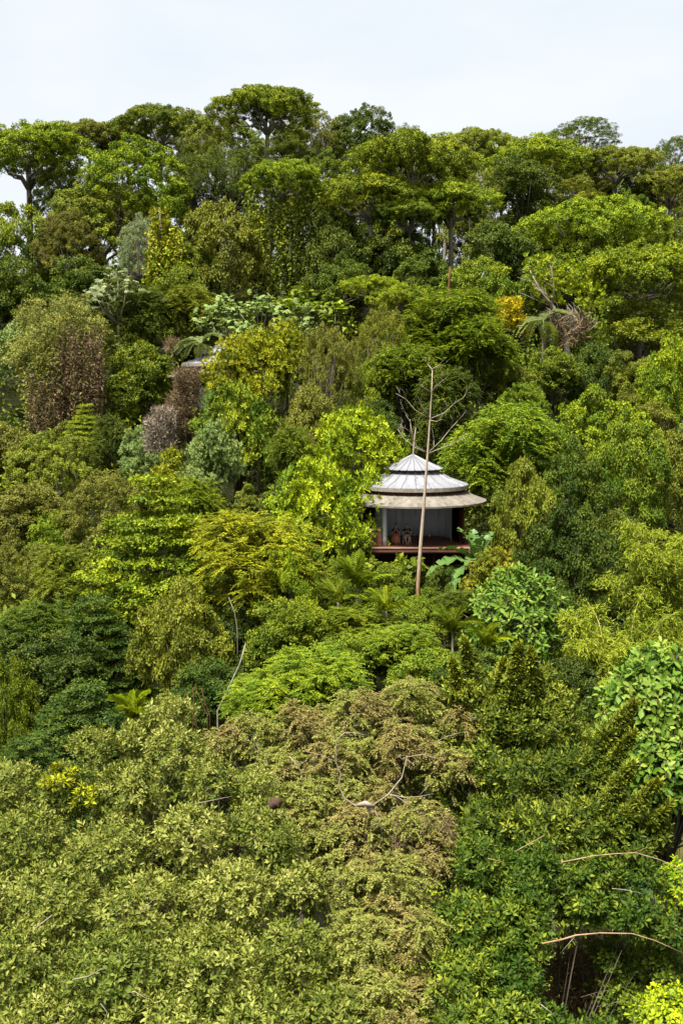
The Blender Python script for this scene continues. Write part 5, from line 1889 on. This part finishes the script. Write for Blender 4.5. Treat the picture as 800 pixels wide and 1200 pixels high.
def hut():
    cx, cy = at(483, 600, 75).x, 75.0
    zd = CAM_Z - 10.28                                # deck top
    o = thing("round_hut", (cx, cy, zd), "round open hut with two-tiered white metal roof and tan canvas awning", "hut")
    zc = dict(apex=5.78, rim1=4.88, low0=4.76, rim2=3.82, sk0=3.40, sk1=2.74)
    ring = roofs(o, zc)
    # deck: planks run across, front edge straight-ish
    dk = bpy.data.objects.new("deck", None)
    link(dk, o)
    y = -3.95
    i = 0
    while y < 2.8:
        w = .17
        half = 4.2 if y < -3.3 else math.sqrt(max(.3, 4.35 ** 2 - (y * .85) ** 2))
        pl = MB().box((0, y + w / 2, -.03), (2 * half, w - .012, .06)).build("plank", M_WOODR, dk)
        y += w
        i += 1
    MB().box((.1, -4.02, -.20), (8.6, .10, .24)).build("edge_beam", M_WOODR, o)
    MB().box((.1, -4.04, -.045), (8.6, .15, .06)).build("edge_lip", M_WOODL, o)
    MB().box((.1, -3.9, -.36), (8.4, .16, .14)).build("joist", M_WOODD, o)
    gz = ground1(cx, cy) - zd
    for px, py in ((-3.6, -3.6), (-1.2, -3.6), (1.2, -3.6), (3.6, -3.6), (-3.4, .5), (3.4, .5), (0, .5), (-1.5, 2.6), (1.5, 2.6)):
        g = ground1(cx + px, cy + py) - zd
        if g < -.4:
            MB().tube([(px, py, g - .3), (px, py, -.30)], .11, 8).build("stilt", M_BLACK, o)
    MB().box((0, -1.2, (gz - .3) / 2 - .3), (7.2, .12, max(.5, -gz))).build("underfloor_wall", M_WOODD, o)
    # curved canvas wall at the back, gathered in folds
    vs, fs = [], []
    n = 72
    for i in range(n + 1):
        a = R(-14) + R(208) * i / n
        rr = 2.62 + .035 * math.sin(i * 1.35) + .02 * math.sin(i * .47)
        for z in (.0, .03, 1.6, 3.5):
            q = rr + (.12 if z == 0 else 0)
            vs.append((q * math.cos(a), q * .95 * math.sin(a) - .55, z + (.06 if z == 0 else 0)))
    for i in range(n):
        for j in range(3):
            b, c = 4 * i + j, 4 * (i + 1) + j
            fs.append((b, c, c + 1, b + 1))
    MB().add(vs, fs).build("canvas_wall", M_GREY, o, True)
    # rolled canvas bundle at the front corner, and posts
    pts = [(-2.05, -3.15, z) for z in (0.02, .6, 1.2, 1.9, 2.5, 2.95)]
    MB().tube(pts, [.21, .19, .17, .16, .17, .19], 12).build("canvas_roll", M_GREY, o, True)
    for px, py in ((.42, -3.3), (3.2, -2.6), (-3.6, -2.4), (2.3, 2.6), (-2.3, 2.6)):
        MB().tube([(px, py, -.02), (px, py, 2.95 if py < 0 else 3.6)], .085, 8).build("post", M_WOODD, o, True)
    # solid far wall closing the room behind the canvas
    vs, fs = [], []
    for i in range(25):
        a = R(-28) + R(236) * i / 24
        for r in (3.30, 3.42):
            for z in (0, 3.46):
                vs.append((r * math.cos(a), r * math.sin(a) - .2, z))
    for i in range(24):
        b, c = 4 * i, 4 * (i + 1)
        fs += [(b, c, c + 1, b + 1), (b + 2, b + 3, c + 3, c + 2), (b + 1, c + 1, c + 3, b + 3), (b, b + 2, c + 2, c)]
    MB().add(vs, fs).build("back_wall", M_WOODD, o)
    # side terrace with boarded parapet and pale counter
    tr = bpy.data.objects.new("terrace", None)
    link(tr, o)
    for k in range(7):
        MB().box((-3.30, -3.62, .10 + .13 * k), (2.1, .035 + .012 * (k % 2), .118)).build("board", M_WOODR, tr)
    MB().box((-3.15, -3.30, 1.08), (1.7, .55, .07)).build("counter_top", M_COUNT, tr)
    for px in (-4.3, -3.3, -2.35):
        MB().box((px, -3.52, .5), (.09, .09, 1.04)).build("parapet_post", M_WOODD, tr)
    # pale stones along the foot of the canvas wall
    rng = random.Random(4)
    for k in range(16):
        a = R(188 - 130 * k / 15)
        s = rng.uniform(.10, .17)
        m = MB().box((2.45 * math.cos(a), 2.3 * math.sin(a) - .55, .05), (s * 1.3, s, .11), rng.uniform(0, 1.5))
        b = m.build("stone", plain_mat("pale_stone", (.32, .30, .27), (.5, .48, .44), 8, .9) if k == 0 else bpy.data.materials["pale_stone"], o)
    # fallen leaves caught on the awning and the lower roof
    lr = np.random.default_rng(12)
    nl = 120
    a = lr.uniform(0, 6.28, nl)
    up = lr.random(nl) < .35
    f = lr.random(nl) ** .7
    r = np.where(up, 2.2 + 1.5 * f, 3.85 + 1.1 * f)
    z = np.where(up, np.interp(r, [1.55, 3.75], [zc["low0"], zc["rim2"]]) - .05, np.interp(r, [3.45, 5.0], [zc["sk0"], zc["sk1"]]) - .03)
    P = np.stack([r * np.cos(a), r * np.sin(a), z + .05], 1)
    lf = Leaves("o4").add(P, np.stack([lr.normal(size=nl), lr.normal(size=nl), lr.normal(size=nl) * .1], 1), np.array([0, 0, 1.0]) + .15 * lr.normal(size=(nl, 3)), lr.uniform(.08, .2, nl), lr.uniform(.04, .09, nl), lr.uniform(0, 1, nl))
    part("leaf_litter", lf.mesh("leaf_litter"), PAL["brown"], o, None, "stuff")
    # power cord hanging from the roof
    MB().tube([(.05, -.6, 3.3), (.04, -.6, 2.6), (.05, -.6, 2.35)], .012, 5).build("cord", M_GUT, o)
    return o, cx, cy, zd


HUT, HX, HY, HZ = hut()


def second_hut():
    cx, cy = at(262, 430, 100).x, 100.0
    zt = at(262, 402, 100).z
    zd = zt - 5.78
    o = thing("round_hut", (cx, cy, zd), "second white-roofed hut mostly hidden behind the golden trees", "hut")
    zc = dict(apex=5.78, rim1=4.88, low0=4.78, rim2=3.90, sk0=3.46, sk1=2.80)
    roofs(o, zc)
    g = ground1(cx, cy) - zd
    MB().box((0, 0, -.1), (6.6, 6.6, .2)).build("deck", M_WOODR, o)
    vs, fs = [], []
    n = 36
    for i in range(n):
        a = 6.2832 * i / n
        vs += [(3.1 * math.cos(a), 3.1 * math.sin(a), 0), (3.1 * math.cos(a), 3.1 * math.sin(a), 3.5)]
    for i in range(n):
        b, c = 2 * i, 2 * ((i + 1) % n)
        fs.append((b, c, c + 1, b + 1))
    MB().add(vs, fs).build("canvas_wall", M_GREY, o)
    for px in (-2.8, 2.8):
        for py in (-2.8, 2.8):
            gg = ground1(cx + px, cy + py) - zd
            MB().tube([(px, py, min(gg, -.3) - .3), (px, py, -.15)], .12, 8).build("stilt", M_BLACK, o)


second_hut()


# ------------------------------------------------------------------ the two people and their chairs
def chair(x, y, rz, label):
    o = thing("wooden_chair", (HX + x, HY + y, HZ), label, "chair", "chairs on the hut's deck", rz)
    w = M_COUNT
    for sx in (-.24, .24):
        MB().tube([(sx, -.26, 0), (sx, -.25, .44)], .022, 6).build("leg", w, o)
        MB().tube([(sx, .24, 0), (sx, .25, .44), (sx, .31, .92)], .022, 6).build("leg", w, o)
        MB().box((sx * 1.08, -.02, .62), (.05, .5, .03)).build("armrest", w, o)
    MB().box((0, -.01, .435), (.50, .52, .04)).build("seat", w, o)
    m = MB().box((0, 0, 0), (.46, .035, .46))
    b = m.build("backrest", plain_mat("blue_cloth", (.07, .13, .22), (.13, .22, .34), 6, .9) if "blue_cloth" not in bpy.data.materials else bpy.data.materials["blue_cloth"], o)
    b.location = (0, .285, .72)
    b.rotation_euler = (-.13, 0, 0)
    return o


def skin_obj(name, verts, edges, radii, mat, parent, sub=2):
    me = bpy.data.meshes.new(name)
    me.from_pydata(verts, edges, [])
    o = part(name, me, mat, parent)
    md = o.modifiers.new("skin", 'SKIN')
    md.use_smooth_shade = True
    layer = me.skin_vertices[0].data if me.skin_vertices else None
    if layer is None:
        bpy.context.view_layer.update()
        layer = me.skin_vertices[0].data
    for i, r in enumerate(radii):
        layer[i].radius = (r[0], r[1]) if isinstance(r, tuple) else (r, r)
        layer[i].use_root = i == 0
    s = o.modifiers.new("sub", 'SUBSURF')
    s.levels = s.render_levels = sub
    return o


SKIN = plain_mat("skin", (.36, .20, .135), (.44, .26, .18), 9, .55, bump=.03)
HAIR = plain_mat("dark_hair", (.012, .009, .008), (.03, .022, .017), 30, .5)
CLOTH_B = plain_mat("black_cloth", (.012, .012, .014), (.03, .03, .034), 18, .9)
CLOTH_R = plain_mat("rust_cloth", (.26, .08, .045), (.38, .14, .08), 9, .9)
CLOTH_P = plain_mat("pink_grey_cloth", (.30, .20, .20), (.42, .30, .30), 9, .9)
EYE = plain_mat("eye_dark", (.01, .008, .008), (.02, .015, .015), 9, .3)
LIP = plain_mat("lip", (.30, .10, .09), (.36, .13, .11), 9, .5)


def person(x, y, label, woman):
    o = thing("person", (HX + x, HY + y, HZ), label, "person", "people seated on the deck", 0)
    sh = .17 if woman else .20
    hip = .47
    V, E, Rd = [], [], []

    def v(p, r, par=None):
        V.append(p)
        Rd.append(r)
        if par is not None:
            E.append((par, len(V) - 1))
        return len(V) - 1
    pel = v((0, .06, hip + .08), (.15, .12))
    wa = v((0, .08, hip + .26), (.125, .095), pel)
    ch = v((0, .06, hip + .43), (.15, .105), wa)
    nk0 = v((0, .045, hip + .555), (.075, .065), ch)
    nk = v((0, .03, hip + .62), .048, nk0)
    hd = v((0, .01, hip + .70), (.072, .080), nk)
    hd2 = v((0, .005, hip + .78), (.076, .088), hd)
    v((0, .01, hip + .845), (.05, .058), hd2)
    nose = v((0, -.095, hip + .715), .012, hd)
    for s in (-1, 1):
        s0 = v((s * sh * .75, .05, hip + .50), .062, ch)
        s1 = v((s * sh, .04, hip + .47), .055, s0)
        el = (s * (sh + .10), -.06, hip + .24) if not woman else (s * (sh + .07), -.08, hip + .22)
        wr = (s * .085, -.22, hip + (.40 if woman else .33))
        m_ = v(tuple((a * .5 + b * .5) for a, b in zip((s * sh, .04, hip + .47), el)), .045, s1)
        e1 = v(el, .040, m_)
        f1 = v(tuple((a * .5 + b * .5) for a, b in zip(el, wr)), .036, e1)
        w1 = v(wr, .025, f1)
        pa = v((wr[0] - s * .02, wr[1] - .03, wr[2] + .05), (.030, .018), w1)
        k = V[pa]
        for j, (dx, ln) in enumerate(((.026, .060), (.009, .070), (-.009, .066), (-.024, .052))):
            a = v((k[0] + s * dx, k[1] - .012, k[2] + .030), .0095, pa)
            b = v((k[0] + s * dx * 1.05 - s * .004, k[1] - .022 + .004 * j, k[2] + .03 + ln * .55), .0085, a)
            v((k[0] + s * dx * 1.0 - s * .012, k[1] - .010, k[2] + .03 + ln * .92), .007, b)
        t = v((k[0] - s * .035, k[1] - .008, k[2] - .008), .0105, pa)
        v((k[0] - s * .048, k[1] - .016, k[2] + .022), .0085, t)
        # legs
        h0 = v((s * .085, .02, hip + .04), .095, pel)
        kx = s * (.11 if woman else .15)
        kn = v((kx, -.42, hip + .03), .062, h0)
        fx = s * (.07 if woman else .06)
        an = v((fx, -.50 if not woman else -.40, .085), .038, kn)
        V.insert  # keep order
        ca = v((fx * 1.0, -.60 if not woman else -.50, .035), .034, an)
        v((fx * 1.1, -.69 if not woman else -.59, .025), .026, ca)
    skin_obj("body", V, E, Rd, SKIN, o)
    # hair
    bm = bmesh.new()
    bmesh.ops.create_icosphere(bm, subdivisions=3, radius=1)
    for q in bm.verts:
        q.co = Vector((q.co.x * .088, q.co.y * .102, q.co.z * .098))
        if q.co.y < -.03 and q.co.z < .035:
            q.co.y = -.03 + (q.co.y + .03) * .1
        if woman and q.co.z < -.02 and q.co.y > 0:
            q.co.z -= .10
    me = bpy.data.meshes.new("hair")
    bm.to_mesh(me)
    bm.free()
    h = part("hair", me, HAIR, o)
    h.location = (0, .025, hip + .775)
    if woman:
        b = part("hair_bun", me, HAIR, o)
        b.location, b.scale = (.0, .07, hip + .88), (.5, .5, .42)
    for s in (-1, 1):
        e = part("eye", MB().tube([(s * .030, -.073, hip + .752), (s * .030, -.081, hip + .752)], [.012, .008], 8).mesh("eye"), EYE, o)
    part("mouth", MB().box((0, -.076, hip + .668), (.045, .012, .010)).mesh("mouth"), LIP, o)
    # shirt: torso and short sleeves
    V, E, Rd = [], [], []
    a0 = v((0, .06, hip + .06), (.175, .145))
    a1 = v((0, .08, hip + .26), (.150, .120), a0)
    a2 = v((0, .06, hip + .43), (.172, .128), a1)
    a3 = v((0, .045, hip + .535), (.085, .075), a2)
    for s in (-1, 1):
        b0 = v((s * sh * .8, .05, hip + .49), .082, a2)
        b1 = v((s * (sh + .03), .02, hip + .42), .078, b0)
        v((s * (sh + .075), -.015, hip + .31), .072, b1)
    skin_obj("shirt", V, E, Rd, CLOTH_B, o)
    if woman:
        # long wrap skirt from waist over the knees to the shins
        prof = [(0, .06, hip + .14, .19, .15), (0, -.10, hip + .10, .21, .13), (0, -.34, hip + .05, .205, .11), (0, -.45, hip - .06, .20, .09), (0, -.46, hip - .22, .20, .085), (0, -.45, .12, .19, .085)]
        vs, fs = [], []
        n = 16
        for i, (px, py, pz, rw, rh) in enumerate(prof):
            for j in range(n):
                t = 6.2832 * j / n
                w = 1 + .05 * math.sin(3 * t + i)
                if i < 3:
                    vs.append((px + rw * math.cos(t) * w, py + .02 * math.sin(t), pz + rh * math.sin(t)))
                else:
                    vs.append((px + rw * math.cos(t) * w, py + rh * -math.sin(t) * (1), pz + (.05 * math.sin(t) if i == 3 else 0)))
        for i in range(len(prof) - 1):
            for j in range(n):
                k = (j + 1) % n
                fs.append((i * n + j, i * n + k, (i + 1) * n + k, (i + 1) * n + j))
        part("skirt", MB().add(vs, fs).mesh("skirt", True), CLOTH_R, o)
    else:
        V, E, Rd = [], [], []
        a0 = v((0, .06, hip + .07), (.165, .135))
        for s in (-1, 1):
            b0 = v((s * .088, .0, hip + .045), .112, a0)
            v((s * .125, -.26, hip + .045), .098, b0)
        skin_obj("shorts", V, E, Rd, CLOTH_P, o)
    return o


PXL = at(463, 630, 73.4).x - HX
PXR = at(476, 630, 73.4).x - HX
chair(PXL, -2.15, 0, "wooden chair under the woman in the rust-coloured skirt")
chair(PXR, -2.15, 0, "wooden chair under the man in shorts, nearer the pole tree")
person(PXL, -2.22, "seated woman in black top and long rust-coloured skirt, hands raised to her chin", True)
person(PXR, -2.22, "seated man in black T-shirt and shorts with bare legs, hands before his chest", False)
